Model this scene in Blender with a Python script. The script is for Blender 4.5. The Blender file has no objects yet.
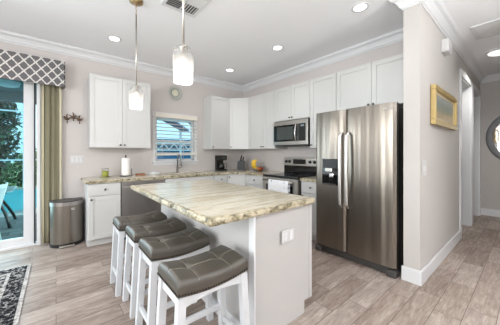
import bpy, bmesh, math, random
from mathutils import Vector, Matrix
random.seed(7)
S = bpy.context.scene
COL = S.collection
PI = math.pi

# ------------------------------------------------------------------ camera, world, lights, exposure
cam_d = bpy.data.cameras.new('camera'); cam = bpy.data.objects.new('camera', cam_d); COL.objects.link(cam)
cam.location = (0, 0, 1.29)
cam.rotation_euler = (PI/2, 0, -math.atan(194/234))
cam_d.sensor_width = 36; cam_d.lens = 233.9*36/500
cam_d.shift_y = -9.5/500
cam_d.clip_start = 0.02
S.camera = cam

W = bpy.data.worlds.new('sky'); S.world = W; W.use_nodes = True
bg = W.node_tree.nodes['Background']
bg.inputs[0].default_value = (0.58, 0.80, 0.94, 1); bg.inputs[1].default_value = 1.0

def sun(way, e, col=(1, .95, .86)):
    d = bpy.data.lights.new('sun', 'SUN'); d.energy = e; d.color = col; d.angle = math.radians(1)
    o = bpy.data.objects.new('sun', d); o.rotation_euler = Vector(way).to_track_quat('-Z', 'Y').to_euler(); COL.objects.link(o)
sun((-.8, .1, -.58), 2.6)

def area(name, loc, rot, sx, sy, power, col=(1, 1, 1)):
    d = bpy.data.lights.new(name, 'AREA'); d.shape = 'RECTANGLE'; d.size = sx; d.size_y = sy
    d.energy = power; d.color = col
    o = bpy.data.objects.new(name, d); o.location = loc; o.rotation_euler = rot; COL.objects.link(o)
    return o
# rear and left areas: added fill in place of unseen living-room windows
area('rear_fill', (0.2, -3.35, 1.5), (math.radians(90), 0, 0), 4.6, 2.3, 8, (.94, 1, 1.01))
area('left_fill', (-3.35, 0.4, 1.45), (math.radians(80), 0, math.radians(-90)), 4.2, 2.3, 136, (.94, .99, 1.01))
area('sliding_door_daylight', (-1.15, 4.36, 1.15), (math.radians(65), 0, math.radians(180)), 1.5, 1.9, 30, (.94, .97, 1.03))
# two added uplights behind the camera, no lamp built, to brighten the ceiling
area('ceiling_fill_uplight', (.2, -1.7, 1.75), (math.radians(180), 0, 0), .35, .35, 58, (.97, 1, 1.0))
area('ceiling_fill_uplight', (2.4, -1.9, 1.75), (math.radians(180), 0, 0), .35, .35, 58, (.97, 1, 1.0))

S.view_settings.view_transform = 'Standard'; S.view_settings.look = 'None'
S.view_settings.gamma = 1; S.view_settings.use_curve_mapping = False
S.view_settings.exposure = 0.80
S.cycles.use_denoising = True
S.cycles.max_bounces = 8; S.cycles.diffuse_bounces = 5; S.cycles.glossy_bounces = 3
S.cycles.transparent_max_bounces = 12; S.cycles.sample_clamp_indirect = 4
S.cycles.caustics_reflective = False; S.cycles.caustics_refractive = False

# ------------------------------------------------------------------ materials
def lin(c):
    return tuple(((v/255)/12.92 if v/255 <= .04045 else ((v/255+.055)/1.055)**2.4) for v in c) + (1,)
class NM:
    def __init__(s, name):
        s.m = bpy.data.materials.new(name); s.m.use_nodes = True
        s.t = s.m.node_tree; s.b = s.t.nodes['Principled BSDF']; s.out = s.t.nodes['Material Output']
    def n(s, typ, **kw):
        x = s.t.nodes.new(typ)
        for k, v in kw.items():
            if k == 'ins':
                for i, val in v.items(): x.inputs[i].default_value = val
            else: setattr(x, k, v)
        return x
    def l(s, a, b): s.t.links.new(a, b)
    def coord(s, scale=(1, 1, 1), kind='Object', rot=(0, 0, 0)):
        tc = s.n('ShaderNodeTexCoord'); mp = s.n('ShaderNodeMapping')
        mp.inputs['Scale'].default_value = scale; mp.inputs['Rotation'].default_value = rot
        s.l(tc.outputs[kind], mp.inputs[0]); return mp.outputs[0]
    def noise(s, co, scale, detail=3, rough=.5, dist=0):
        x = s.n('ShaderNodeTexNoise', ins={'Scale': scale, 'Detail': detail, 'Roughness': rough, 'Distortion': dist}); s.l(co, x.inputs['Vector']); return x
    def ramp(s, fac, stops, interp='LINEAR'):
        r = s.n('ShaderNodeValToRGB'); r.color_ramp.interpolation = interp
        e = r.color_ramp.elements
        while len(e) < len(stops): e.new(.5)
        for k, (p, c) in zip(e, stops): k.position = p; k.color = c if len(c) == 4 else lin(c)
        s.l(fac, r.inputs[0]); return r.outputs[0]
    def mix(s, f, a, b, mode='MIX'):
        x = s.n('ShaderNodeMix', data_type='RGBA', blend_type=mode)
        for i, v in ((0, f), (6, a), (7, b)):
            if hasattr(v, 'is_linked'): s.l(v, x.inputs[i])
            else: x.inputs[i].default_value = v
        return x.outputs[2]
    def math(s, op, a, b=None):
        x = s.n('ShaderNodeMath', operation=op)
        for i, v in ((0, a), (1, b)):
            if v is None: continue
            if hasattr(v, 'is_linked'): s.l(v, x.inputs[i])
            else: x.inputs[i].default_value = v
        return x.outputs[0]
    def bump(s, h, strength=.2, dist=.01):
        x = s.n('ShaderNodeBump', ins={'Strength': strength, 'Distance': dist}); s.l(h, x.inputs['Height']); s.l(x.outputs[0], s.b.inputs['Normal'])
def plain(name, c, rough=.5, metal=0, noise=.03, spec=.5, coat=0):
    M = NM(name); M.b.inputs['Roughness'].default_value = rough; M.b.inputs['Metallic'].default_value = metal
    M.b.inputs['Specular IOR Level'].default_value = spec; M.b.inputs['Coat Weight'].default_value = coat
    if noise:
        nz = M.noise(M.coord(), 6, 2)
        a = lin(c); k = 1-noise
        M.l(M.mix(nz.outputs[0], tuple(x*k for x in a[:3])+(1,), tuple(min(1, x*(1+noise)) for x in a[:3])+(1,)), M.b.inputs['Base Color'])
    else: M.b.inputs['Base Color'].default_value = lin(c)
    return M.m
def emit(name, c, st):
    M = NM(name); M.b.inputs['Base Color'].default_value = lin(c); M.b.inputs['Emission Color'].default_value = lin(c); M.b.inputs['Emission Strength'].default_value = st
    return M.m

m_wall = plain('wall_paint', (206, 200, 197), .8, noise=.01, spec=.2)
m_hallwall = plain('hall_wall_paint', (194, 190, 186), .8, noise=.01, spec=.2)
m_ceil = plain('ceiling_paint', (244, 245, 248), .85, noise=.008, spec=.2)
m_trim = plain('white_trim_paint', (220, 221, 223), .4, noise=.01)
m_cab = plain('white_cabinet_paint', (203, 203, 201), .38, noise=.008)
m_island = plain('island_paint', (189, 187, 185), .45, noise=.008)
m_knob = plain('dark_nickel', (105, 100, 96), .35, .9)
m_chrome = plain('chrome', (225, 225, 226), .15, 1)
m_nickel = plain('brushed_nickel', (190, 185, 178), .3, 1)
m_handle = plain('satin_handle', (228, 226, 222), .36, .85)
m_brass = plain('antique_brass', (186, 160, 122), .32, 1)
m_black = plain('black_plastic', (18, 18, 20), .35)
m_gloss = plain('black_glass', (14, 14, 16), .06)
m_dark = plain('dark_grey_panel', (70, 68, 66), .5)
m_stoolw = plain('white_stool_paint', (207, 209, 212), .4, noise=.01)
m_plastic = plain('white_plastic', (208, 207, 207), .4, noise=.01)
m_blind = plain('cream_blind_slat', (232, 226, 214), .5, noise=.01)
m_gold = None
def M_steel(name, c, rough, streak, wav):
    M = NM(name); M.b.inputs['Metallic'].default_value = 1
    co = M.coord((1, 1, .02)); nz = M.noise(co, 160, 2)
    M.l(M.ramp(nz.outputs[0], [(.3, tuple(x*.9 for x in lin(c)[:3])+(1,)), (.7, lin(c))]), M.b.inputs['Base Color'])
    M.b.inputs['Roughness'].default_value = rough
    w = M.noise(M.coord((1, 1, .05)), wav, 1)
    M.bump(w.outputs[0], streak, .05)
    return M.m
m_steel = M_steel('brushed_stainless', (146, 139, 130), .3, .32, 8)
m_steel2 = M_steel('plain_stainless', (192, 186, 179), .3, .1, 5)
m_steel_dark = M_steel('greyer_stainless', (176, 170, 167), .3, .15, 6)  # greyer steel of the sink, dishwasher and trash can rim

def M_granite():
    M = NM('cream_granite'); 
    co = M.coord((.4, 3.0, 3.0), rot=(0, 0, math.radians(6)))
    big = M.noise(co, 2.2, 6, .6, 1.4)
    base = M.ramp(big.outputs[0], [(.25, (192, 184, 164)), (.42, (208, 201, 185)), (.52, (196, 187, 166)), (.59, (168, 158, 132)), (.66, (196, 189, 172)), (.8, (208, 203, 192))])
    co2 = M.coord((.5, 3.2, 3.2), rot=(0, 0, math.radians(12)))
    v = M.noise(co2, 2.6, 7, .65, 2.2)
    vein = M.ramp(v.outputs[0], [(.47, (0, 0, 0, 1)), (.5, (1, 1, 1, 1)), (.53, (0, 0, 0, 1))])
    c1 = M.mix(M.math('MULTIPLY', vein, .45), base, lin((134, 124, 100)))
    sp = M.noise(M.coord((1, 1, 1)), 34, 4, .7)
    spk = M.ramp(sp.outputs[0], [(.62, (0, 0, 0, 1)), (.72, (1, 1, 1, 1))])
    pat = M.ramp(M.noise(M.coord((1, 1.6, 1)), 5, 3).outputs[0], [(.5, (0, 0, 0, 1)), (.62, (1, 1, 1, 1))])
    c2 = M.mix(M.math('MULTIPLY', M.math('MULTIPLY', spk, pat), .8), c1, lin((104, 92, 66)))
    M.l(c2, M.b.inputs['Base Color']); M.b.inputs['Roughness'].default_value = .16
    return M.m
m_granite = M_granite()
def M_granite_edge():
    M = NM('chiselled_granite_edge')
    n = M.noise(M.coord((1, 1, 1.4)), 17, 4, .65, .6)
    c = M.ramp(n.outputs[0], [(.3, (206, 198, 178)), (.47, (180, 169, 143)), (.56, (128, 119, 92)), (.66, (82, 78, 60))])
    M.l(c, M.b.inputs['Base Color']); M.b.inputs['Roughness'].default_value = .3
    M.bump(n.outputs[0], .5, .01); return M.m
m_edge = M_granite_edge()

def M_floor():
    M = NM('wood_look_plank_tile')
    co = M.coord()
    br = M.n('ShaderNodeTexBrick', ins={'Scale': 1, 'Mortar Size': .0022, 'Mortar Smooth': .2, 'Bias': 0, 'Brick Width': .66, 'Row Height': .173})
    br.offset = .37; br.offset_frequency = 2
    br.inputs['Color1'].default_value = (0, 0, 0, 1); br.inputs['Color2'].default_value = (1, 1, 1, 1); br.inputs['Mortar'].default_value = (.5, .5, .5, 1)
    M.l(co, br.inputs['Vector'])
    rnd = br.outputs['Color']
    def planked(scale):            # grain that changes from plank to plank
        mp = M.n('ShaderNodeMapping'); mp.inputs['Scale'].default_value = scale
        ad = M.n('ShaderNodeVectorMath', operation='ADD'); sc = M.n('ShaderNodeVectorMath', operation='SCALE'); sc.inputs['Scale'].default_value = 9.0
        M.l(rnd, sc.inputs[0]); M.l(co, ad.inputs[0]); M.l(sc.outputs[0], ad.inputs[1]); M.l(ad.outputs[0], mp.inputs[0]); return mp.outputs[0]
    g = M.noise(planked((1.4, 9, 1)), 2.6, 7, .7, 1.1)
    grain = M.ramp(g.outputs[0], [(.3, (96, 80, 70)), (.44, (140, 123, 112)), (.54, (174, 158, 147)), (.7, (210, 199, 190))])
    tone = M.ramp(rnd, [(0, (112, 95, 85)), (.3, (172, 155, 143)), (.55, (196, 183, 174)), (.8, (160, 142, 131)), (1, (128, 110, 99))])
    c = M.mix(.46, grain, tone)
    f = M.noise(planked((4, 30, 1)), 3.0, 5, .7, .5)
    c = M.mix(.3, c, M.ramp(f.outputs[0], [(.35, (86, 78, 72)), (.5, (128, 128, 128)), (.66, (178, 176, 174))]), 'OVERLAY')
    blot = M.noise(M.coord((1, 1.8, 1)), 6, 5, .65)
    c = M.mix(M.math('MULTIPLY', M.ramp(blot.outputs[0], [(.56, (0, 0, 0, 1)), (.7, (1, 1, 1, 1))]), .3), c, lin((104, 88, 78)))
    c = M.mix(br.outputs['Fac'], c, lin((84, 73, 66)))
    M.l(c, M.b.inputs['Base Color']); M.b.inputs['Roughness'].default_value = .45
    h = M.math('SUBTRACT', 1.0, br.outputs['Fac']); M.bump(h, .25, .004)
    return M.m
m_floor = M_floor()
def M_pavers():
    M = NM('patio_pavers'); br = M.n('ShaderNodeTexBrick', ins={'Scale': 1, 'Mortar Size': .008, 'Brick Width': .3, 'Row Height': .2})
    br.inputs['Color1'].default_value = lin((112, 116, 116)); br.inputs['Color2'].default_value = lin((80, 84, 86)); br.inputs['Mortar'].default_value = lin((60, 64, 64))
    M.l(M.coord(), br.inputs['Vector']); M.l(br.outputs[0], M.b.inputs['Base Color']); M.b.inputs['Roughness'].default_value = .7
    return M.m
m_paver = M_pavers()
def M_leather():
    M = NM('taupe_leather'); n = M.noise(M.coord(), 220, 2)
    M.b.inputs['Base Color'].default_value = lin((72, 67, 59)); M.b.inputs['Roughness'].default_value = .42
    M.b.inputs['Specular IOR Level'].default_value = .8
    M.bump(n.outputs[0], .06, .002); return M.m
m_leather = M_leather()
m_stitch = plain('pale_stitching', (150, 142, 126), .6)
m_nail = plain('dark_nailhead', (58, 48, 40), .3, .8)

def M_trellis():
    M = NM('grey_trellis_fabric')
    tc = M.n('ShaderNodeTexCoord'); sx = M.n('ShaderNodeSeparateXYZ'); M.l(tc.outputs['Object'], sx.inputs[0])
    xy = M.math('ADD', sx.outputs[0], sx.outputs[1])
    def cs(v, p, ph=0): return M.math('COSINE', M.math('ADD', M.math('MULTIPLY', v, 2*PI/p), ph))
    P, Q = .114, .14
    u = M.math('MULTIPLY', xy, PI/P); v = M.math('MULTIPLY', sx.outputs[2], PI/Q)
    ca = M.math('ABSOLUTE', M.math('COSINE', M.math('ADD', u, v))); cb = M.math('ABSOLUTE', M.math('COSINE', M.math('SUBTRACT', u, v)))
    wob = M.math('MULTIPLY', M.math('MULTIPLY', cs(xy, P/2), cs(sx.outputs[2], Q/2)), .09)
    a = M.math('ADD', M.math('MINIMUM', ca, cb), wob)
    c = M.ramp(a, [(.22, (214, 212, 208)), (.32, (104, 102, 104))])
    M.l(c, M.b.inputs['Base Color']); M.b.inputs['Roughness'].default_value = .9; return M.m
m_trellis = M_trellis()
m_curtain = plain('olive_curtain_fabric', (132, 127, 106), .9, noise=.04, spec=.1)
m_curtain_edge = plain('pale_curtain_lining', (214, 208, 184), .9, noise=.02, spec=.1)

def M_rug():
    M = NM('distressed_rug'); tc = M.n('ShaderNodeTexCoord'); sx = M.n('ShaderNodeSeparateXYZ'); M.l(tc.outputs['Object'], sx.inputs[0])
    d = M.math('MINIMUM', M.math('SUBTRACT', .85, M.math('ABSOLUTE', sx.outputs[0])), M.math('SUBTRACT', 1.25, M.math('ABSOLUTE', sx.outputs[1])))
    n1 = M.noise(M.coord((1, 1.4, 1)), 17, 4, .6, 1.2); n2 = M.noise(M.coord(), 34, 3, .6, .8)
    fld = M.ramp(n1.outputs[0], [(.4, (34, 34, 36)), (.48, (108, 107, 105)), (.58, (184, 182, 178))])
    brd = M.ramp(n2.outputs[0], [(.46, (26, 26, 29)), (.54, (74, 74, 76)), (.62, (156, 154, 151))])
    lt = M.ramp(n2.outputs[0], [(.35, (120, 118, 116)), (.6, (192, 188, 184))])
    def band(lo): return M.math('GREATER_THAN', d, lo)
    c = M.mix(band(.03), lt, brd); c = M.mix(band(.15), c, lt); c = M.mix(band(.175), c, fld)
    M.l(c, M.b.inputs['Base Color']); M.b.inputs['Roughness'].default_value = 1; M.b.inputs['Specular IOR Level'].default_value = .05
    return M.m
m_rug = M_rug()

def M_glass(name, tint, gl=.06):
    M = NM(name); t = M.t; t.nodes.remove(M.b)
    tr = M.n('ShaderNodeBsdfTransparent', ins={'Color': tint}); g = M.n('ShaderNodeBsdfGlossy', ins={'Roughness': .02}); mx = M.n('ShaderNodeMixShader', ins={'Fac': gl})
    M.l(tr.outputs[0], mx.inputs[1]); M.l(g.outputs[0], mx.inputs[2]); M.l(mx.outputs[0], M.out.inputs[0]); return M.m
m_glass = M_glass('tinted_pane', (.7, .9, .93, 1), .02)
m_clear = M_glass('clear_glass', (.95, .97, .96, 1), .08)
def M_shade():
    M = NM('frosted_shade_glass'); t = M.t; t.nodes.remove(M.b)
    tr = M.n('ShaderNodeBsdfTransparent', ins={'Color': (.96, .96, .96, 1)}); tl = M.n('ShaderNodeBsdfTranslucent', ins={'Color': (.5, .49, .47, 1)}); df = M.n('ShaderNodeBsdfDiffuse', ins={'Color': (.5, .5, .5, 1)})
    a = M.n('ShaderNodeMixShader', ins={'Fac': .5}); b = M.n('ShaderNodeMixShader')
    M.l(tl.outputs[0], a.inputs[1]); M.l(df.outputs[0], a.inputs[2])
    sz = M.n('ShaderNodeSeparateXYZ'); tc = M.n('ShaderNodeTexCoord'); M.l(tc.outputs['Object'], sz.inputs[0])
    r = M.ramp(M.math('MULTIPLY', M.math('ADD', sz.outputs[2], 1.12), 4.65), [(.05, (.85, .85, .85, 1)), (.6, (.6, .6, .6, 1)), (.95, (.22, .22, .22, 1))])
    M.l(r, b.inputs[0]); M.l(tr.outputs[0], b.inputs[1]); M.l(a.outputs[0], b.inputs[2]); M.l(b.outputs[0], M.out.inputs[0]); return M.m
m_shade = M_shade()
m_bulb = emit('warm_bulb', (255, 240, 216), 1.0)
m_lamp = emit('downlight_lens', (255, 252, 246), 3.0)

def M_water():
    M = NM('pool_water'); M.b.inputs['Base Color'].default_value = lin((58, 160, 172)); M.b.inputs['Roughness'].default_value = .3; M.b.inputs['Specular IOR Level'].default_value = .2
    n = M.noise(M.coord(), 5, 3); M.bump(n.outputs[0], .15, .03); return M.m
m_water = M_water()
def M_leaf(name, a, b):
    M = NM(name); n = M.noise(M.coord(), 2.5, 3)
    M.l(M.ramp(n.outputs[0], [(.35, a), (.65, b)]), M.b.inputs['Base Color']); M.b.inputs['Roughness'].default_value = .7; return M.m
m_leaf = M_leaf('dark_foliage', (30, 58, 50), (64, 104, 78))
m_leaf2 = M_leaf('lime_foliage', (96, 138, 62), (160, 186, 96))
m_leaf3 = M_leaf('mid_foliage', (40, 76, 46), (84, 124, 70))
m_grass = M_leaf('lawn', (92, 130, 64), (134, 164, 90))
m_bark = plain('bark', (92, 76, 62), .9)
m_lanai = plain('lanai_ceiling_paint', (120, 132, 134), .8)
m_white_ext = plain('white_aluminium', (236, 240, 242), .5)
m_bluefence = plain('blue_fence_board', (44, 110, 150), .6, noise=.1)
m_navy = plain('navy_slat', (48, 74, 120), .6, noise=.05)
m_sling = plain('white_sling_fabric', (232, 232, 234), .7)

# ------------------------------------------------------------------ mesh helpers
class MB:
    def __init__(s): s.bm = bmesh.new()
    def _add(s, fn, mat=None, smooth=False):
        old = set(s.bm.verts); oldf = set(s.bm.faces)
        fn(); new = [v for v in s.bm.verts if v not in old]
        if mat is not None: bmesh.ops.transform(s.bm, matrix=mat, verts=new)
        if smooth:
            for f in s.bm.faces:
                if f not in oldf: f.smooth = True
        return s
    def box(s, x0, x1, y0, y1, z0, z1, bev=0, M=None, seg=2):
        def fn():
            r = bmesh.ops.create_cube(s.bm, size=1)
            bmesh.ops.transform(s.bm, verts=r['verts'], matrix=Matrix.Translation(((x0+x1)/2, (y0+y1)/2, (z0+z1)/2)) @ Matrix.Diagonal((abs(x1-x0), abs(y1-y0), abs(z1-z0), 1)))
            if bev:
                es = list({e for v in r['verts'] for e in v.link_edges})
                bmesh.ops.bevel(s.bm, geom=es, offset=bev, segments=seg, affect='EDGES', profile=.6)
        return s._add(fn, M)
    def prism(s, pts, z0, z1, M=None, bev=0):
        def fn():
            lo = [s.bm.verts.new((p[0], p[1], z0)) for p in pts]; hi = [s.bm.verts.new((p[0], p[1], z1)) for p in pts]
            n = len(pts); fs = [s.bm.faces.new(lo[::-1]), s.bm.faces.new(hi)]
            for i in range(n): fs.append(s.bm.faces.new((lo[i], lo[(i+1) % n], hi[(i+1) % n], hi[i])))
            if bev: bmesh.ops.bevel(s.bm, geom=list(fs[1].edges)+list(fs[0].edges), offset=bev, segments=2, affect='EDGES')
        return s._add(fn, M)
    def lathe(s, prof, n=24, M=None, cap=True, smooth=True, c=(0, 0, 0)):
        def fn():
            rings = []
            for r, z in prof:
                rings.append([s.bm.verts.new((c[0]+max(r, 1e-4)*math.cos(2*PI*i/n), c[1]+max(r, 1e-4)*math.sin(2*PI*i/n), c[2]+z)) for i in range(n)])
            for a, b in zip(rings, rings[1:]):
                for i in range(n): s.bm.faces.new((a[i], a[(i+1) % n], b[(i+1) % n], b[i]))
            if cap: s.bm.faces.new(rings[0][::-1]); s.bm.faces.new(rings[-1])
        return s._add(fn, M, smooth)
    def tube(s, pts, r, n=8, smooth=True, closed=False):
        def fn():
            P = [Vector(p) for p in pts]; R = r if isinstance(r, (list, tuple)) else [r]*len(P)
            rings = []; up = None
            for i, p in enumerate(P):
                if closed: d = P[(i+1) % len(P)]-P[i-1]
                else: d = P[min(i+1, len(P)-1)]-P[max(i-1, 0)]
                d.normalize()
                if up is None: up = Vector((0, 0, 1)) if abs(d.z) < .9 else Vector((1, 0, 0))
                a = d.cross(up).normalized(); b = a.cross(d).normalized(); up = b
                rings.append([s.bm.verts.new(p+(a*math.cos(2*PI*k/n)+b*math.sin(2*PI*k/n))*R[i]) for k in range(n)])
            prs = list(zip(rings, rings[1:]))
            if closed: prs.append((rings[-1], rings[0]))
            for a, b in prs:
                for k in range(n): s.bm.faces.new((a[k], a[(k+1) % n], b[(k+1) % n], b[k]))
            if not closed: s.bm.faces.new(rings[0][::-1]); s.bm.faces.new(rings[-1])
        return s._add(fn, None, smooth)
    def ball(s, c, r, sc=(1, 1, 1), n=12, M=None):
        def fn():
            q = bmesh.ops.create_uvsphere(s.bm, u_segments=n, v_segments=max(6, n//2+2), radius=r)
            bmesh.ops.transform(s.bm, verts=q['verts'], matrix=Matrix.Translation(c) @ Matrix.Diagonal((*sc, 1)))
        return s._add(fn, M, True)
    def poly(s, pts):
        s.bm.faces.new([s.bm.verts.new(p) for p in pts]); return s
    def grid(s, fn_, nu, nv, thick=0):
        def fn():
            G = [[s.bm.verts.new(fn_(i/nu, j/nv)) for j in range(nv+1)] for i in range(nu+1)]
            for i in range(nu):
                for j in range(nv): s.bm.faces.new((G[i][j], G[i+1][j], G[i+1][j+1], G[i][j+1]))
        return s._add(fn, None, True)
    def build(s, name, mat, parent=None, off=None, recalc=True, mats=None):
        if recalc: bmesh.ops.recalc_face_normals(s.bm, faces=s.bm.faces)
        o_ = Vector(off) if off is not None else OFF.get(parent.name, Vector()) if parent else Vector()
        bmesh.ops.translate(s.bm, verts=s.bm.verts, vec=-o_)
        me = bpy.data.meshes.new(name); s.bm.to_mesh(me); s.bm.free()
        for m in (mats or [mat]): me.materials.append(m)
        o = bpy.data.objects.new(name, me); COL.objects.link(o)
        if parent: o.parent = parent
        elif off is not None: o.location = off
        OFF[o.name] = o_
        return o
OFF = {}
def tag(o, label, cat, group=None, kind=None):
    o['label'] = label; o['category'] = cat
    if group: o['group'] = group
    if kind: o['kind'] = kind
    return o
def thing(name, label, cat, loc=(0, 0, 0), group=None):
    o = bpy.data.objects.new(name, None); COL.objects.link(o); o.location = loc; o.empty_display_size = .1
    OFF[o.name] = Vector(loc); return tag(o, label, cat, group)
def struct(name, mb, m, parent=None):
    o = mb.build(name, m, parent)
    if not parent: o['kind'] = 'structure'
    return o
def dup(root, loc, label):
    r = root.copy(); COL.objects.link(r); r.location = loc; r['label'] = label
    for ch in list(root.children):
        c = ch.copy(); COL.objects.link(c); c.parent = r
        for g in ch.children:
            d = g.copy(); COL.objects.link(d); d.parent = c
    return r
def FR(o, u, n):
    M = Matrix.Identity(4)
    M.col[0][:3] = (u[0], u[1], 0); M.col[1][:3] = (n[0], n[1], 0); M.col[2][:3] = (0, 0, 1); M.col[3][:3] = o
    return M

# ------------------------------------------------------------------ room
YB, XR, ZC = 4.44, 3.47, 2.87
XF = 6.87
struct('floor', MB().box(-3.6, 7.0, -3.6, 4.56, -.1, 0), m_floor)
struct('ceiling', MB().box(-3.6, 7.0, -3.6, 4.56, ZC, ZC+.1), m_ceil)
DX0, DX1, DZ = -2.15, -.19, 2.46           # sliding door opening
WX0, WX1, WZ0, WZ1 = 1.42, 2.19, 1.14, 1.98    # window opening
b = MB()
b.box(-3.6, DX0, YB, YB+.12, 0, ZC).box(DX0, DX1, YB, YB+.12, DZ, ZC).box(DX1, WX0, YB, YB+.12, 0, ZC)
b.box(WX0, WX1, YB, YB+.12, 0, WZ0).box(WX0, WX1, YB, YB+.12, WZ1, ZC).box(WX1, XF+.13, YB, YB+.12, 0, ZC)
struct('wall_back', b, m_wall)
struct('wall_right', MB().box(XR, XR+.1, .84, YB, 0, ZC), m_wall)
b = MB()   # hall wall with two doorways
O1, O2, OZ = (4.74, 5.64), (5.86, 6.7), 2.47
b.box(2.735, O1[0], .70, .84, 0, ZC).box(O1[0], O1[1], .70, .84, OZ, ZC).box(O1[1], O2[0], .70, .84, 0, ZC)
b.box(O2[0], O2[1], .70, .84, OZ, ZC).box(O2[1], XF, .70, .84, 0, ZC)
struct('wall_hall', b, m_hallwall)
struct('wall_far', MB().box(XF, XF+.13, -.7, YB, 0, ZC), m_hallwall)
struct('hall_light_block', MB().box(3.4, XF, -.72, -.6, 0, ZC), m_hallwall)  # unseen wall added to hold living-room light out of the hall
struct('wall_left', MB().box(-3.6, -3.48, -3.6, YB, 0, ZC), m_wall)
struct('wall_rear', MB().box(-3.48, 7.0, -3.6, -3.48, 0, ZC), m_wall)
struct('wall_living_right', MB().box(3.4, 3.52, -3.48, -.72, 0, ZC), m_wall)
struct('wall_closet', MB().box(5.7, 5.8, .84, YB, 0, ZC), m_hallwall)

CROWN = [(0, 0), (.1, 0), (.1, -.014), (.088, -.03), (.062, -.042), (.04, -.07), (.026, -.098), (.012, -.106), (.012, -.118), (0, -.118)]
def crown(name, path, z=ZC, closed=False):
    # path: points along the wall foot, profile grows to the left of travel
    b = MB(); rings = []; P = [Vector((p[0], p[1], 0)) for p in path]
    for i, p in enumerate(P):
        def nrm(a, c): d = (c-a).normalized(); return Vector((-d.y, d.x, 0))
        if i == 0: m = nrm(P[0], P[1])
        elif i == len(P)-1: m = nrm(P[-2], P[-1])
        else:
            a, c = nrm(P[i-1], p), nrm(p, P[i+1]); m = (a+c); m = m/(m.dot(a))
        rings.append([b.bm.verts.new(p+m*q[0]+Vector((0, 0, z+q[1]))) for q in CROWN])
    n = len(CROWN)
    for a, c in zip(rings, rings[1:]):
        for k in range(n): b.bm.faces.new((a[k], a[(k+1) % n], c[(k+1) % n], c[k]))
    b.bm.faces.new(rings[0][::-1]); b.bm.faces.new(rings[-1])
    return struct(name, b, m_trim)
crown('trim_1', [(XF, -.6), (XF, .70), (2.735, .70), (2.735, .84), (XR, .84), (XR, YB), (-3.48, YB)])

def base(name, pts, h=.14, t=.018):
    b = MB()
    for x0, x1, y0, y1 in pts: b.box(x0, x1, y0, y1, 0, h-.012, 0).box(x0+(.004 if x1-x0 < .05 else 0), x1-(.004 if x1-x0 < .05 else 0), y0+(.004 if y1-y0 < .05 else 0), y1-(.004 if y1-y0 < .05 else 0), h-.012, h)
    return struct(name, b, m_trim)
base('baseboard_hall', [(2.7352, O1[0]-.1, .682, .70), (O1[1]+.09, O2[0]-.09, .682, .70)])
base('baseboard_end', [(2.717, 2.735, .682, .852)])
base('baseboard_far', [(XF-.018, XF, -.6, .70)])
base('baseboard_back', [(DX1+.02, .325, YB-.018, YB)])

# hall door casings and jambs
def casing(name, x0, x1, y, z, w=.085):
    b = MB()
    b.box(x0-w, x0, y-.02, y, 0, z+w, .004).box(x1, x1+w, y-.02, y, 0, z+w, .004).box(x0, x1, y-.02, y, z, z+w, .004)
    b.box(x0, x0+.02, y, y+.15, 0, z).box(x1-.02, x1, y, y+.15, 0, z).box(x0, x1, y, y+.15, z-.02, z)
    return struct(name, b, m_trim)
casing('trim_2', O1[0], O1[1], .70, OZ)
casing('trim_3', O2[0], O2[1], .70, OZ)
d = struct('door_2', MB().box(O1[1]-.06, O1[1]-.022, .86, 1.68, .01, OZ-.025, .003), m_trim)
for z in (.35, 1.03, 1.63, 2.2): MB().box(O1[1]-.026, O1[1]-.019, .822, .862, z-.05, z+.05).tube([(O1[1]-.03, .856, z-.05), (O1[1]-.03, .856, z+.05)], .007).build('hinge', m_nickel, d)

# ------------------------------------------------------------------ sliding glass door
y0, y1 = YB+.02, YB+.10
b = MB().box(DX1-.018, DX1+.02, YB-.03, YB, 0, DZ).box(DX1-.018, DX1-.002, YB, YB+.12, 0, DZ).box(DX0, DX0+.05, YB-.01, YB+.12, 0, DZ).box(DX0, DX1, YB-.01, YB+.12, DZ-.05, DZ).box(DX0, DX1, YB-.005, YB+.12, 0, .025)
d1 = struct('door_1', b, m_trim)
def slider(x0, x1, y, name):
    w = .11
    f = MB().box(x0, x0+w, y, y+.04, .025, DZ-.05, .004).box(x1-w, x1, y, y+.04, .025, DZ-.05, .004).box(x0+w, x1-w, y, y+.04, .025, .13, .004).box(x0+w, x1-w, y, y+.04, DZ-.13, DZ-.05, .004).build(name, m_trim, d1)
    MB().box(x0+w, x1-w, y+.016, y+.022, .13, DZ-.13).build('pane', m_glass, f)
slider(-1.2, -.235, YB+.03, 'sash'); slider(DX0+.05, -1.12, YB+.075, 'sash')
MB().box(DX1-.048, DX1-.034, YB+.0, YB+.07, .03, DZ-.05).build('dark_gap_strip', m_black, d1)  # added black strip, stands for the shaded gap between sash and jamb

# ------------------------------------------------------------------ window with blind
fb = MB().box(WX0-.06, WX1+.06, YB-.016, YB, WZ1, WZ1+.075, .004).box(WX0-.05, WX0, YB-.014, YB, WZ0, WZ1).box(WX1, WX1+.05, YB-.014, YB, WZ0, WZ1)
fb.box(WX0, WX0+.035, YB+.05, YB+.1, WZ0, WZ1).box(WX1-.035, WX1, YB+.05, YB+.1, WZ0, WZ1).box(WX0, WX1, YB+.05, YB+.1, WZ1-.035, WZ1).box(WX0, WX1, YB+.05, YB+.1, WZ0, WZ0+.035)
fb.box(WX0, WX1, YB+.045, YB+.1, 1.49, 1.535)
w1 = struct('window_1', fb, m_trim)
MB().box(WX0-.07, WX1+.07, YB-.05, YB+.05, WZ0-.03, WZ0, .006).box(WX0-.05, WX1+.05, YB-.016, YB, WZ0-.075, WZ0-.03, .003).build('window_sill', m_trim, w1)
MB().box(WX0+.035, WX1-.035, YB+.07, YB+.075, WZ0+.035, WZ1-.035).build('pane', M_glass('window_pane', (.8, .93, .97, 1)), w1)

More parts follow.
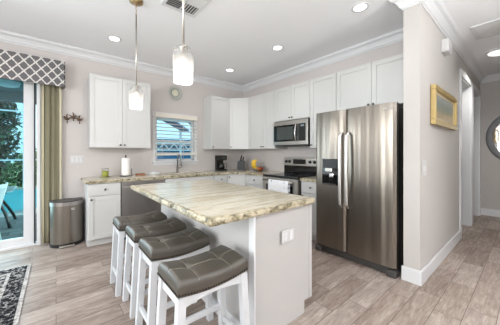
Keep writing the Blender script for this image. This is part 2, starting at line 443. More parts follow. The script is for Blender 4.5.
bl = thing('window_blind', 'cream slatted blind lowered over the kitchen window above the sink', 'blind', ((WX0+WX1)/2, YB-.03, WZ0))
MB().box(WX0-.03, WX1+.04, YB-.062, YB-.017, WZ1-.03, WZ1+.055, .004).build('valance', m_blind, bl)
zz = WZ1-.075; k = 0
while zz > 1.32:
    Mx = Matrix.Translation((0, YB-.04, zz)) @ Matrix.Rotation(math.radians(-8), 4, 'X')
    MB().box(WX0-.02, WX1+.03, -.03, .022, -.0018, .0018, 0, Mx).build('slat', m_blind, bl); zz -= .066
MB().box(WX0-.02, WX1+.03, YB-.07, YB-.018, 1.245, 1.268, .004).box(WX0-.02, WX1+.03, YB-.066, YB-.02, 1.271, 1.278).box(WX0-.02, WX1+.03, YB-.066, YB-.02, 1.281, 1.288).box(WX0-.02, WX1+.03, YB-.066, YB-.02, 1.291, 1.298).build('bottom_rail', m_blind, bl)
for x in (WX0+.1, WX1-.12):
    MB().tube([(x, YB-.066, WZ1-.03), (x, YB-.066, 1.25)], .0022, 6).build('ladder_cord', m_blind, bl)
MB().tube([(1.92, YB-.075, WZ1-.03), (1.92, YB-.075, 1.1)], .004, 6).lathe([(.004, .03), (.009, 0), (.011, -.05), (.006, -.06)], 10, None, True, True, (1.92, YB-.075, 1.1)).build('pull_cord', m_plastic, bl)

# ------------------------------------------------------------------ cabinets
def shaker(M, x0, x1, z0, z1, rail=.058, t=.02, rec=.009):
    g = .0018; x0 += g; x1 -= g; z0 += g; z1 -= g
    b = MB()
    b.box(x0, x0+rail, 0, t, z0, z1, .0015, M, 1).box(x1-rail, x1, 0, t, z0, z1, .0015, M, 1)
    b.box(x0+rail, x1-rail, 0, t, z0, z0+rail, .0015, M, 1).box(x0+rail, x1-rail, 0, t, z1-rail, z1, .0015, M, 1)
    b.box(x0+rail, x1-rail, 0, t-rec, z0+rail, z1-rail, 0, M)
    return b
def slab(M, x0, x1, z0, z1, t=.02):
    g = .0018
    b = MB().box(x0+g, x1-g, 0, t, z0+g, z1-g, .002, M, 1)
    return b.box(x0+.03, x1-.03, t, t+.0015, z0+.03, z1-.03, 0, M)
def knob(M, x, z, parent, t=.02):
    K = M @ Matrix.Translation((x, t, z)) @ Matrix.Rotation(-PI/2, 4, 'X')
    MB().lathe([(.006, 0), (.005, .012), (.012, .018), (.0145, .024), (.012, .03), (.003, .032)], 14, K).build('knob', m_knob, parent)
def cabinet(name, label, M, w, d, z0, z1, fronts, group=None, toe=0, cat='cabinet', sides=True):
    # M maps local x along the front, y outward (front plane y = 0), z up ; body goes to y = -d
    loc = (M @ Vector((w/2, -d/2, 0))); loc.z = 0 if toe else z0
    t = thing(name, label, cat, tuple(loc), group)
    b = MB()
    if toe: b.box(0, w, -d, -.001, .1, z1, 0, M).box(0.0, w, -d, -.065, 0, .1, 0, M)
    else: b.box(0, w, -d, -.001, z0, z1, 0, M)
    b.build('body', m_cab, t)
    for kind, x0, x1, a, c, kx, kz in fronts:
        f = (shaker(M, x0, x1, a, c) if kind == 'door' else slab(M, x0, x1, a, c)).build('door' if kind == 'door' else 'drawer', m_cab, t)
        if kx is not None: knob(M, x0+kx if kx >= 0 else x1+kx, kz, f)
    return t
GU, GB = 'white shaker wall cabinets', 'white base cabinets under the granite worktop'
UZ0, UZ1, UY, UX = 1.37, 2.45, YB-.32, XR-.35
MBk = lambda x: FR((x, UY, 0), (1, 0), (0, -1))
def MR(y, X=UX): return FR((X, y, 0), (0, -1), (-1, 0))
kz = UZ0+.045
cabinet('wall_cabinet', 'white two-door wall cabinet left of the window behind the pendant lamp', MBk(.375), .85, .315, UZ0, UZ1,
        [('door', 0, .425, UZ0, UZ1, -.03, kz), ('door', .425, .85, UZ0, UZ1, .03, kz)], GU)
cabinet('wall_cabinet', 'white single-door wall cabinet just right of the window above the coffee maker', MBk(2.395), .455, .315, UZ0, UZ1,
        [('door', 0, .455, UZ0, UZ1, .03, kz)], GU)
# diagonal corner wall cabinet
dv = Vector((UX-2.85, 3.80-UY, 0)); dl = dv.length; du = dv.normalized(); dn = (du.y, -du.x)
t = thing('wall_cabinet', 'white angled corner wall cabinet above the knife block', 'cabinet', (3.16, 4.12, UZ0), GU)
MB().prism([(2.851, YB-.004), (2.851, UY), (UX, 3.801), (XR-.004, 3.801), (XR-.004, YB-.004)], UZ0, UZ1).build('body', m_cab, t)
MD = FR((2.85, UY, 0), (du.x, du.y), dn)
f = shaker(MD, .006, dl-.006, UZ0, UZ1).build('door', m_cab, t); knob(MD, .04, kz, f)
cabinet('wall_cabinet', 'white two-door wall cabinet between the corner cabinet and the microwave', MR(3.80), .775, .345, UZ0, UZ1,
        [('door', 0, .45, UZ0, UZ1, -.03, kz), ('door', .45, .775, UZ0, UZ1, .03, kz)], GU)
cabinet('wall_cabinet', 'short white two-door wall cabinet directly over the microwave', MR(3.022), .77, .345, 1.86, UZ1,
        [('door', 0, .39, 1.86, UZ1, -.03, 1.9), ('door', .39, .77, 1.86, UZ1, .03, 1.9)], GU)
cabinet('wall_cabinet', 'tall white single-door wall cabinet between microwave and refrigerator', MR(2.25), .45, .345, UZ0, UZ1,
        [('door', 0, .45, UZ0, UZ1, .035, kz)], GU)
cabinet('wall_cabinet', 'wide white two-door wall cabinet above the refrigerator', MR(1.797), .945, .345, 1.87, UZ1,
        [('door', 0, .486, 1.87, UZ1, -.03, 1.91), ('door', .486, .945, 1.87, UZ1, .03, 1.91)], GU)

CB, CT = .875, .914
FY, FX = 3.83, 2.87
def MF(x): return FR((x, FY, 0), (1, 0), (0, -1))
def bc(name, label, M, w, d, spl, kside):
    return cabinet(name, label, M, w, d, 0, CB-.002, [('drawer', 0.003, w-.003, .70, .865, w/2-.003, .785), ('door', .003, w-.003, .105, .695, kside, .655)], GB, toe=1)
bc('base_cabinet', 'white base cabinet beside the steel trash can, drawer over a door', MF(.33), .395, YB-FY-.004, 1, .035)
t = cabinet('base_cabinet', 'wide white sink base cabinet under the window', MF(1.36), .915, YB-FY-.004, 0, CB-.23,
        [('door', .003, .457, .105, .66, -.035, .62), ('door', .457, .912, .105, .66, .035, .62)], GB, toe=1)
f = slab(MF(1.36), .003, .912, .665, .865).build('drawer', m_cab, t)
bc('base_cabinet', 'narrow white base cabinet in front of the coffee maker', MF(2.28), .315, YB-FY-.004, 1, .035)
t = thing('base_cabinet', 'white angled corner base cabinet in front of the knife block', 'cabinet', (3.1, 4.05, 0), GB)
cx, cy = 2.60, 3.585
MB().prism([(cx+.001, YB-.004), (cx+.001, FY), (FX, cy), (XR-.004, cy), (XR-.004, YB-.004)], .1, CB-.002).prism([(cx+.04, YB-.01), (cx+.04, FY+.05), (FX+.05, cy+.04), (XR-.01, cy+.04), (XR-.01, YB-.01)], 0, .1).build('body', m_cab, t)
dv = Vector((FX-cx, cy-FY, 0)); dl2 = dv.length; du = dv.normalized(); MD2 = FR((cx, FY, 0), (du.x, du.y), (du.y, -du.x))
f = shaker(MD2, .008, dl2-.008, .105, .865).build('door', m_cab, t); knob(MD2, .045, .82, f)
bc('base_cabinet', 'white base cabinet left of the range in front of the fruit basket', MR(3.58, FX), .565, XR-FX-.004, 1, .035)
bc('base_cabinet', 'white base cabinet squeezed between range and refrigerator', MR(2.23, FX), .36, XR-FX-.004, 1, .035)

# worktops
def worktop(name, label, polys, off, parent=None):
    return name
EY, EX = FY-.035, FX-.035
ct = thing('worktop', 'long cream granite worktop along the back wall turning the corner to the range', 'worktop', (1.8, 4.1, CB))
SX0, SX1, SY0, SY1 = 1.47, 2.14, 3.93, 4.30
b = MB()
b.box(.30, SX0, EY, YB-.003, CB, CT).box(SX0, SX1, EY, SY0, CB, CT).box(SX0, SX1, SY1, YB-.003, CB, CT)
b.prism([(SX1, YB-.003), (SX1, EY), (2.585, EY), (EX, 3.57), (EX, 3.008), (XR-.003, 3.008), (XR-.003, YB-.003)], CB, CT)
b.build('slab', m_granite, ct)
e = MB().box(.297, 2.585, EY-.004, EY, CB-.001, CT-.002).prism([(2.585, EY), (2.582, EY-.004), (EX-.004, 3.568), (EX, 3.57)], CB-.001, CT-.002).box(EX-.004, EX, 3.008, 3.57, CB-.001, CT-.002).box(.296, .30, EY-.004, YB-.003, CB-.001, CT-.002)
e.build('front_edge', m_edge, ct)
ct2 = thing('worktop', 'short cream granite worktop between range and refrigerator', 'worktop', (3.15, 2.07, CB))
MB().box(EX, XR-.003, 1.868, 2.234, CB, CT).build('slab', m_granite, ct2)
MB().box(EX-.004, EX, 1.868, 2.234, CB-.001, CT-.002).build('front_edge', m_edge, ct2)

# sink + faucet
sk = thing('kitchen_sink', 'steel undermount sink sunk in the worktop below the window', 'sink', ((SX0+SX1)/2, (SY0+SY1)/2, .70))
b = MB().box(SX0, SX1, SY0, SY1, .70, .705).box(SX0, SX0+.006, SY0, SY1, .705, CB-.001).box(SX1-.006, SX1, SY0, SY1, .705, CB-.001).box(SX0, SX1, SY0, SY0+.006, .705, CB-.001).box(SX0, SX1, SY1-.006, SY1, .705, CB-.001)
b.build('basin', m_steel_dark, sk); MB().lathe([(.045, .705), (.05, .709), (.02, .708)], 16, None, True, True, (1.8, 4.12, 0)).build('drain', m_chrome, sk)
fx, fy = 1.79, 4.335
m_gun = plain('gunmetal', (140, 134, 128), .28, .95)
fc = thing('kitchen_faucet', 'tall steel pull-down faucet behind the sink in front of the window', 'faucet', (fx, fy, CT))
MB().lathe([(.028, 0), (.028, .012), (.02, .02), (.019, .12), (.014, .125)], 18, None, True, True, (fx, fy, CT)).build('base', m_gun, fc)
pts = [(fx, fy, CT+.12), (fx, fy, CT+.26)]
for i in range(1, 13):
    a = PI*i/12; pts.append((fx, fy-.075+.075*math.cos(a), CT+.26+.075*math.sin(a)))
MB().tube(pts+[(fx, fy-.15, CT+.23)], .0115, 12).build('spout', m_gun, fc)
MB().lathe([(.013, 0), (.018, -.02), (.019, -.09), (.015, -.1)], 14, None, True, True, (fx, fy-.15, CT+.23)).build('spray_head', m_gun, fc)
MB().tube([(fx+.018, fy, CT+.085), (fx+.05, fy-.005, CT+.095), (fx+.1, fy-.01, CT+.115)], [.01, .009, .007], 10).build('handle', m_gun, fc)

# dishwasher
dw = thing('dishwasher', 'stainless dishwasher set between base cabinets under the paper towel', 'dishwasher', (1.04, 4.1, 0))
MB().box(.729, 1.356, FY+.0, YB-.01, .1, CB-.003).build('tub', m_dark, dw)
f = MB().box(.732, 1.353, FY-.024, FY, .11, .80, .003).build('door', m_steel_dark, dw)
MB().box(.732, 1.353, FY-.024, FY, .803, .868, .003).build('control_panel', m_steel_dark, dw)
MB().box(.76, 1.32, FY-.05, FY-.035, .775, .80, .005).box(.78, .80, FY-.036, FY-.02, .78, .796).box(1.28, 1.3, FY-.036, FY-.02, .78, .796).build('handle', m_steel2, f)
MB().box(.735, 1.35, FY+.05, FY+.08, 0, .1).build('kick_plate', m_black, dw)

# ------------------------------------------------------------------ island
IX0, IX1, IY0, IY1 = .655, 1.665, 1.142, 2.962
BX0, BX1, BY0, BY1 = 1.0, 1.615, 1.175, 2.93
isl = thing('kitchen_island', 'large off-white kitchen island carrying a thick granite top', 'island', (1.3, 2.05, 0))
MB().box(BX0, BX1, BY0+.02, BY1, .1, CB-.002).box(BX0, BX1-.07, BY0+.02, BY1, 0, .1).build('body', m_island, isl)
MB().prism([(BX0-.004, 0), (BX1-.07, 0), (BX1-.07, .1), (BX1+.02, .1), (BX1+.02, CB-.002), (BX0-.004, CB-.002)], -.02, 0, Matrix(((1, 0, 0, 0), (0, 0, -1, BY0), (0, 1, 0, 0), (0, 0, 0, 1)))).build('end_panel', m_island, isl)
MB().box(BX0-.012, BX0+.002, BY0-.026, BY0+.03, 0, CB-.002, .002).build('corner_post', m_trim, isl)
MB().box(BX0-.01, BX0, BY0+.03, BY1, 0, .1, .003).build('base_trim', m_trim, isl)
MB().box(BX1-.012, BX1+.022, BY0-.006, BY0, .1, CB-.002, .001).build('stile', m_island, isl)
for i in range(4):
    Mi = FR((BX1, BY0+.04+i*.43, 0), (0, 1), (1, 0))
    f = shaker(Mi, 0, .43, .105, .69).build('door', m_island, isl); knob(Mi, .035, .655, f)
    f = slab(Mi, 0, .43, .695, .865).build('drawer', m_island, isl); knob(Mi, .215, .785, f)
it = thing('island_top', 'thick cream granite slab with brown veins on the kitchen island', 'worktop', ((IX0+IX1)/2, (IY0+IY1)/2, CB))
def rnd_rect(x0, x1, y0, y1, r, jit=0, n=5):
    P = []
    for cx_, cy_, a0 in ((x1-r, y1-r, 0), (x0+r, y1-r, 90), (x0+r, y0+r, 180), (x1-r, y0+r, 270)):
        for i in range(n+1):
            a = math.radians(a0+90*i/n); P.append((cx_+r*math.cos(a), cy_+r*math.sin(a)))
    return P
def wob_edge(b, x0, x1, y0, y1, z0, z1):
    P = rnd_rect(x0, x1, y0, y1, .03); Q = []
    for i, p in enumerate(P):
        q = P[(i+1) % len(P)]; L = math.dist(p, q); n = max(1, int(L/.018))
        Q += [(p[0]+(q[0]-p[0])*k/n, p[1]+(q[1]-p[1])*k/n) for k in range(n)]
    c = ((x0+x1)/2, (y0+y1)/2); prof = [(.03, 0), (.006, 0), (0, .3), (.001, .65), (.007, .95), (.03, 1)]
    rings = []
    rr = random.Random(3)
    N = len(Q)
    nx = []
    for i in range(N):
        a, d = Q[i-1], Q[(i+1) % N]; v = Vector((d[1]-a[1], a[0]-d[0])).normalized(); nx.append(v)
    for k, (ins, h) in enumerate(prof):
        ring = []
        for i in range(N):
            j = rr.uniform(-.0022, .0022) if 0 < k < 5 else 0
            ring.append(b.bm.verts.new((Q[i][0]-nx[i].x*(ins+j), Q[i][1]-nx[i].y*(ins+j), z0+(z1-z0)*h)))
        rings.append(ring)
    for a, d in zip(rings, rings[1:]):
        for i in range(N): b.bm.faces.new((a[i], a[(i+1) % N], d[(i+1) % N], d[i]))
b = MB(); wob_edge(b, IX0, IX1, IY0, IY1, CB, CT+.004); b.build('chiselled_edge', m_edge, it)
MB().prism(rnd_rect(IX0+.028, IX1-.028, IY0+.028, IY1-.028, .01), CB+.001, CT+.0045).build('slab', m_granite, it)
ol = thing('wall_outlet', 'white outlet plate on the near end of the kitchen island', 'outlet', (1.32, BY0-.001, .68))
MB().box(1.255, 1.385, BY0-.026, BY0-.0202, .635, .725, .003).build('plate', m_plastic, ol)
for x in (1.29, 1.35): MB().box(x-.017, x+.017, BY0-.0285, BY0-.026, .65, .71, .002).box(x-.007, x-.004, BY0-.0292, BY0-.0285, .68, .698).box(x+.004, x+.007, BY0-.0292, BY0-.0285, .68, .698).build('socket', m_trim, ol)

# ------------------------------------------------------------------ bar stools
def make_stool(loc, label):
    t = thing('bar_stool', label, 'stool', (0, 0, 0), 'white saddle-seat bar stools along the island')
    L, Wd, z0 = .44, .29, .56
    def sad(u): return .022*(abs(2*u-1)**2)          # saddle: ends higher
    def top(u, v):
        x = (u-.5)*L; y = (v-.5)*Wd; r = .022
        ex = min(u, 1-u)*L; ey = min(v, 1-v)*Wd
        e = 1.0
        for q in (ex, ey):
            if q < r: e *= math.sqrt(max(0, 1-(1-q/r)**2))
        tuft = 0
        for tx in (-.1, .1): tuft += .014*math.exp(-((x-tx)**2+y**2)/(2*.022**2))
        seam = .004*(math.exp(-((x)/.006)**2)*0+math.exp(-((x-.1)/.007)**2)+math.exp(-((x+.1)/.007)**2)+math.exp(-(y/.007)**2))
        puff = .012*(1-(2*v-1)**2)
        return (x, y, z0+.05+sad(u)+(.026+puff)*e-(tuft+seam)*e)
    b = MB(); nu, nv = 64, 44
    b.grid(top, nu, nv)
    def side(fn, n):
        def g(u, v):
            x, y, z = fn(u); return (x, y, z0+sad((x/L)+.5)+(z-z0-sad((x/L)+.5))*v)
        b.grid(g, n, 3)
    side(lambda u: top(u, 0), nu); side(lambda u: top(u, 1), nu); side(lambda u: top(0, u), nv); side(lambda u: top(1, u), nv)
    b.grid(lambda u, v: ((u-.5)*L, (v-.5)*Wd, z0+sad(u)), nu, nv)
    bmesh.ops.remove_doubles(b.bm, verts=b.bm.verts, dist=1e-4)
    seat = b.build('seat_cushion', m_leather, t)
    st = MB()
    for tx in (-.1, .1): st.tube([(tx, (v/20-.5)*Wd*.97, top(tx/L+.5, .015+v/20*.97)[2]+.0012) for v in range(21)], .0013, 5)
    st.tube([((v/30-.5)*L*.97, 0, top(.015+v/30*.97, .5)[2]+.0012) for v in range(31)], .0013, 5)
    st.build('stitching', m_stitch, seat)
    nl = MB()
    for s_ in (-1, 1):
        for i in range(27):
            u = (i+.5)/27; nl.ball(((u-.5)*L, s_*(Wd/2+.001), z0+sad(u)+.011), .0058, n=6)
        for i in range(18):
            v = (i+.5)/18; nl.ball((s_*(L/2+.001), (v-.5)*Wd, z0+sad(0)+.011), .0058, n=6)
    nl.build('nailhead_trim', m_nail, seat)
    fx_, fy_ = L/2-.026, Wd/2-.022
    def leg(sx, sy):
        b = MB(); a = (sx*fx_, sy*fy_); c = (sx*(fx_+.03), sy*(fy_+.012)); w = .021
        lo = [b.bm.verts.new((c[0]+dx*w, c[1]+dy*w, 0)) for dx, dy in ((-1, -1), (1, -1), (1, 1), (-1, 1))]
        hi = [b.bm.verts.new((a[0]+dx*w, a[1]+dy*w, z0+.012)) for dx, dy in ((-1, -1), (1, -1), (1, 1), (-1, 1))]
        b.bm.faces.new(lo[::-1]); b.bm.faces.new(hi)
        for i in range(4): b.bm.faces.new((lo[i], lo[(i+1) % 4], hi[(i+1) % 4], hi[i]))
        return b
    for sx in (-1, 1):
        for sy in (-1, 1): leg(sx, sy).build('leg', m_stoolw, t)
    for sy in (-1, 1):                                      # arched long aprons
        b = MB(); n = 16; pr = []
        for i in range(n+1):
            u = i/n; x = (u-.5)*2*(fx_-.015); pr.append((x, z0+sad(x/L+.5)-.002, z0-.05+.022*(1-(2*u-1)**2)))
        y_a, y_b = sy*fy_-.011, sy*fy_+.011
        R = [[b.bm.verts.new((x, y, z)) for y in (y_a, y_b) for z in (hi_, lo_)] for x, hi_, lo_ in pr]
        for p, q in zip(R, R[1:]):
            for i, j in ((0, 1), (1, 3), (3, 2), (2, 0)): b.bm.faces.new((p[i], p[j], q[j], q[i]))
        b.bm.faces.new([R[0][i] for i in (0, 1, 3, 2)]); b.bm.faces.new([R[-1][i] for i in (0, 1, 3, 2)])
        b.build('apron', m_stoolw, t)
    for sx in (-1, 1): MB().box(sx*fx_-.011, sx*fx_+.011, -fy_, fy_, z0-.045, z0+.018).build('apron', m_stoolw, t)
    zs = .24; q = 1-zs/z0
    for sy in (-1, 1): MB().box(-fx_-.02, fx_+.02, sy*(fy_+.008)-.01, sy*(fy_+.008)+.01, zs-.018, zs+.018, .002).build('stretcher', m_stoolw, t)
    zs = .15
    for sx in (-1, 1): MB().box(sx*(fx_+.022)-.01, sx*(fx_+.022)+.01, -fy_-.008, fy_+.008, zs-.018, zs+.018, .002).build('stretcher', m_stoolw, t)
    t.location = loc
    return t
SXc = .667
s4 = make_stool((SXc+.008, 1.245, 0), 'nearest white bar stool with taupe leather saddle seat at the near island end')
dup(s4, (SXc+.03, 1.735, 0), 'second nearest of the four white bar stools with taupe leather seats')
dup(s4, (SXc+.025, 2.145, 0), 'second farthest of the four white bar stools with taupe leather seats')
dup(s4, (SXc-.01, 2.53, 0), 'farthest white bar stool, its taupe seat nearest the dishwasher')

# ------------------------------------------------------------------ refrigerator
RX, RY0, RY1, RS, RZ = 2.675, .887, 1.85, 1.428, 1.815
fr = thing('refrigerator', 'side-by-side stainless refrigerator between range wall and hall corner', 'refrigerator', (3.05, 1.35, 0))
MB().box(RX+.075, XR-.02, RY0+.01, RY1-.01, .02, RZ-.035).build('body', m_dark, fr)
MB().box(RX+.08, RX+.2, RY0+.02, RY1-.02, RZ-.034, RZ-.012, .003).build('hinge_cover', m_dark, fr)
def fdoor(y0, y1, name):
    b = MB(); n = 18; prof = []
    for i in range(n+1):
        v = i/n; y = y1+(y0-y1)*v; e = min(v, 1-v)*abs(y1-y0)
        bul = .014*(1-(2*v-1)**2); rr = .016
        c = rr-math.sqrt(max(0, rr*rr-(rr-min(e, rr))**2))
        prof.append((RX-bul+c, y))
    prof += [(RX+.07, y0), (RX+.07, y1)]
    b.prism(prof, .098, RZ)
    return b.build(name, m_steel, fr)
fl = fdoor(RS+.003, RY1, 'freezer_door'); rd = fdoor(RY0, RS-.003, 'fridge_door')
for y, dr in ((RS+.04, fl), (RS-.04, rd)):
    b = MB(); rings = []
    for i in range(21):
        v = i/20; e = min(v, 1-v); k = min(1, e/.06); xo = RX-.012-.052*math.sin(PI/2*k)-.008*math.sin(PI*v); hw = .0165*(.7+.3*k); ht = .008
        rings.append([b.bm.verts.new((xo+dx*ht, y+dy*hw, .63+.91*v)) for dx, dy in ((-1, -.6), (-1, .6), (-.4, 1), (1, 1), (1, -1), (-.4, -1))])
    for p, q in zip(rings, rings[1:]):
        for k in range(6): b.bm.faces.new((p[k], p[(k+1) % 6], q[(k+1) % 6], q[k]))
    b.bm.faces.new(rings[0]); b.bm.faces.new(rings[-1]); b.build('handle', m_handle, dr)
dp = MB().box(RX-.02, RX+.0, 1.522, 1.738, .888, 1.216, .006).build('dispenser', m_gloss, fl)
MB().box(RX-.022, RX-.02, 1.535, 1.725, 1.10, 1.205).build('control_strip', m_black, dp)
MB().box(RX-.034, RX-.02, 1.59, 1.69, 1.055, 1.10, .004).build('ice_chute', m_nickel, dp)
MB().box(RX-.03, RX-.02, 1.575, 1.63, .985, 1.035, .006).build('paddle', m_chrome, dp)
MB().box(RX-.036, RX-.015, 1.54, 1.72, .895, .905, .003).build('drip_tray', m_dark, dp)
MB().box(RX+.03, RX+.06, RY0+.05, RY1-.05, .012, .09).build('base_grille', m_dark, fr)
for y in (RY0+.045, RY1-.045): MB().box(RX-.012, RX+.09, y-.045, y+.045, 0, .075, .012).build('foot', m_dark, fr)
b = MB(); lx = RX-.0075   # small silver mark on the fridge door
b.tube([(lx-.002, .99+.012*math.cos(a*PI/8), 1.752+.012*math.sin(a*PI/8)) for a in range(16)], .002, 6, closed=True)
for i in range(5): b.box(lx-.004, lx+.004, .972-.013*i-.008, .972-.013*i, 1.746, 1.758)
b.build('badge', m_chrome, rd)

# ------------------------------------------------------------------ range, towel, microwave
GY0, GY1 = 2.242, 3.0
rg = thing('kitchen_range', 'stainless electric range with black glass top under the microwave', 'stove', (3.15, 2.7, 0))
GX = 2.81
MB().box(GX, XR-.02, GY0, GY1, .02, .895).build('body', m_dark, rg)
MB().box(GX-.03, XR-.1, GY0-.002, GY1+.002, .895, .92, .004).build('cooktop', m_gloss, rg)
MB().box(GX-.034, GX+.01, GY0, GY1, .887, .9235, .006).build('front_lip', m_black, rg)
b = MB().box(XR-.14, XR-.01, GY0, GY1, .92, 1.06).build('backguard_panel', m_gloss, rg)
b = MB().box(XR-.155, XR-.01, GY0, GY1, 1.06, 1.205, .008).build('backguard', m_steel2, rg)
for y in (GY1-.07, GY1-.15, GY0+.16, GY0+.07):
    K = FR((XR-.155, y, 1.135), (0, -1), (-1, 0)) @ Matrix.Rotation(-PI/2, 4, 'X')
    MB().lathe([(.028, 0), (.026, .008), (.021, .012), (.018, .028), (.004, .029)], 18, K).build('control_knob', m_black, b)
MB().box(XR-.158, XR-.154, GY0+.25, GY1-.23, 1.095, 1.18, .001).build('display', m_gloss, b)
od = MB().box(GX-.035, GX, GY0+.004, GY1-.004, .215, .885, .006).build('oven_door', m_steel2, rg)
MB().box(GX-.037, GX-.034, GY0+.085, GY1-.085, .35, .77, .001).build('oven_window', m_gloss, od)
MB().tube([(GX-.085, GY0+.05, .835), (GX-.085, GY1-.05, .835)], .013, 12).tube([(GX-.03, GY0+.08, .835), (GX-.085, GY0+.08, .835)], .009).tube([(GX-.03, GY1-.08, .835), (GX-.085, GY1-.08, .835)], .009).build('handle', m_steel2, od)
MB().box(GX-.03, GX, GY0+.004, GY1-.004, .06, .205, .006).build('storage_drawer', m_steel2, rg)
for i, (x, y, r) in enumerate(((2.98, 2.44, .11), (2.98, 2.80, .09), (3.2, 2.44, .08), (3.2, 2.8, .1))):
    MB().tube([(x+r*math.cos(a*PI/20), y+r*math.sin(a*PI/20), .9203) for a in range(40)], .0009, 4, closed=True).build('burner_ring', m_dark, rg)
def M_towel():
    M = NM('printed_towel'); vo = M.n('ShaderNodeTexVoronoi', ins={'Scale': 14, 'Randomness': .25}); M.l(M.coord((1, 1, 1)), vo.inputs['Vector'])
    M.l(M.ramp(vo.outputs['Distance'], [(.28, (168, 176, 186)), (.42, (224, 226, 230)), (.5, (236, 237, 239))]), M.b.inputs['Base Color']); M.b.inputs['Roughness'].default_value = .95; return M.m
b = MB(); ty0, ty1 = 2.36, 2.79
path = [(GX-.062, .50), (GX-.063, .70), (GX-.066, .82), (GX-.072, .848), (GX-.085, .853), (GX-.098, .848), (GX-.104, .82), (GX-.107, .68), (GX-.108, .43)]
def tw(u, v):
    k = u*(len(path)-1); i = min(int(k), len(path)-2); fq = k-i; x = path[i][0]+(path[i+1][0]-path[i][0])*fq; z = path[i][1]+(path[i+1][1]-path[i][1])*fq
    return (x+(.006*math.sin(v*16)*max(0, u-.6) if u > .6 else 0), ty0+(ty1-ty0)*v, z)
b.grid(tw, 32, 24); o = b.build('dish_towel', M_towel(), off=(GX-.085, 2.575, .6)); sm = o.modifiers.new('thickness', 'SOLIDIFY'); sm.thickness = .003; sm.offset = 1
tag(o, 'white printed dish towel hanging over the oven door handle', 'towel')

mw = thing('microwave_oven', 'stainless over-the-range microwave with black glass door', 'microwave', (3.25, 2.63, 1.415))
mx, my0, my1 = 3.07, 2.27, 3.035
MB().box(mx+.03, XR-.01, my0, my1, 1.415, 1.855).build('body', m_black, mw)
dr = MB().box(mx, mx+.03, my0+.12, my1, 1.43, 1.845, .004).build('door', m_steel2, mw)
MB().box(mx-.002, mx+.001, my0+.2, my1-.02, 1.49, 1.775, .001).build('window', m_gloss, dr)
MB().box(mx-.003, mx-.001, my0+.3, my1-.09, 1.52, 1.745, .001).build('viewing_screen', plain('screen_mesh', (70, 76, 74), .12), dr)
MB().box(mx, mx+.03, my0, my0+.118, 1.43, 1.845, .004).build('side_panel', m_steel2, mw)
p = MB().box(mx-.002, mx+.001, my0+.04, my0+.19, 1.49, 1.775, .001).build('control_panel', m_gloss, mw)
MB().box(mx-.003, mx-.001, my0+.07, my0+.14, 1.725, 1.755).build('display', plain('pale_display', (120, 130, 136), .3), p)
MB().tube([(mx-.012-.034*math.sin(PI*i/10), my0+.225, 1.485+.29*i/10) for i in range(11)], [.008]+[.012]*9+[.008], 10).build('handle', m_chrome, dr)
MB().box(mx+.03, mx+.3, my0+.06, my1-.06, 1.405, 1.415).build('vent_grille', m_dark, mw)

# ------------------------------------------------------------------ pendants, downlights, vents
def pendant(x, y, label):
    t = thing('pendant_lamp', label, 'lamp', (x, y, ZC), 'two glass pendant lamps over the island')
    MB().lathe([(.066, 0), (.066, -.014), (.058, -.024), (.02, -.03), (.008, -.04)], 28, None, True, True, (x, y, ZC-.001)).build('canopy', m_brass, t)
    b = MB(); z = ZC-.04
    for k in range(4):
        z0 = z-.028*k
        b.tube([((x+(.0075*math.cos(a*PI/6) if k % 2 else 0)), y+(0 if k % 2 else .0075*math.cos(a*PI/6)), z0-.014+.017*math.sin(a*PI/6)) for a in range(12)], .0018, 6, closed=True)
    b.build('chain', m_brass, t)
    MB().tube([(x, y, ZC-.145), (x, y, 1.99)], .0075, 12).build('rod', m_nickel, t)
    MB().lathe([(.01, 1.995), (.028, 1.988), (.03, 1.97), (.022, 1.962), (.02, 1.915), (.005, 1.91)], 20, None, True, True, (x, y, 0)).build('socket_cap', m_nickel, t)
    for k in range(3):
        a = k*2*PI/3+.4; MB().tube([(x+.03*math.cos(a), y+.03*math.sin(a), 1.972), (x+.05*math.cos(a), y+.05*math.sin(a), 1.972)], .003, 6).ball((x+.053*math.cos(a), y+.053*math.sin(a), 1.972), .006, n=8).build('thumbscrew', m_nickel, t)
    pr = [(.042, 1.978), (.044, 1.962), (.056, 1.948), (.0645, 1.93), (.0665, 1.90), (.0655, 1.85), (.061, 1.79), (.058, 1.75)]
    MB().lathe(pr, 36, None, False, True, (x, y, 0)).build('glass_shade', m_shade, t)
    MB().lathe([(.011, 1.915), (.012, 1.89), (.026, 1.85), (.03, 1.82), (.024, 1.79), (.004, 1.778)], 20, None, True, True, (x, y, 0)).build('bulb', m_bulb, t)
    d = bpy.data.lights.new('pendant_glow', 'POINT'); d.energy = 5.5; d.color = (1, .98, .95); d.shadow_soft_size = .04
    l = bpy.data.objects.new('pendant_glow', d); l.location = (0, 0, 1.70-ZC); l.parent = t; COL.objects.link(l)
pendant(.64, 2.62, 'glass pendant lamp hanging before the left wall cabinet, the farther one')
pendant(.64, 1.455, 'glass pendant lamp hanging near the ceiling register, the nearer one')
def can(x, y, label):
    t = thing('downlight', label, 'ceiling light', (x, y, ZC), 'recessed ceiling downlights')
    MB().lathe([(.062, -.002), (.066, -.006), (.085, -.006), (.088, -.001)], 28, None, False, True, (x, y, ZC)).build('trim_ring', m_trim, t)
    MB().lathe([(.063, -.002), (.063, -.004)], 28, None, True, False, (x, y, ZC)).build('lens', m_lamp, t)
    d = bpy.data.lights.new('downlight_beam', 'SPOT'); d.energy = 9; d.spot_size = math.radians(112); d.spot_blend = 1; d.color = (.97, .98, 1); d.shadow_soft_size = .06
    l = bpy.data.objects.new('downlight_beam', d); l.location = (0, 0, -.03); l.parent = t; COL.objects.link(l)
can(.62, 3.68, 'recessed downlight farthest left, left of the pendant rod')
can(2.55, 3.68, 'recessed downlight near the far room corner above the angled cabinet')
can(2.56, 2.44, 'recessed downlight above the range side, middle of the ceiling')
can(2.54, 1.19, 'largest-looking recessed downlight, above the refrigerator')
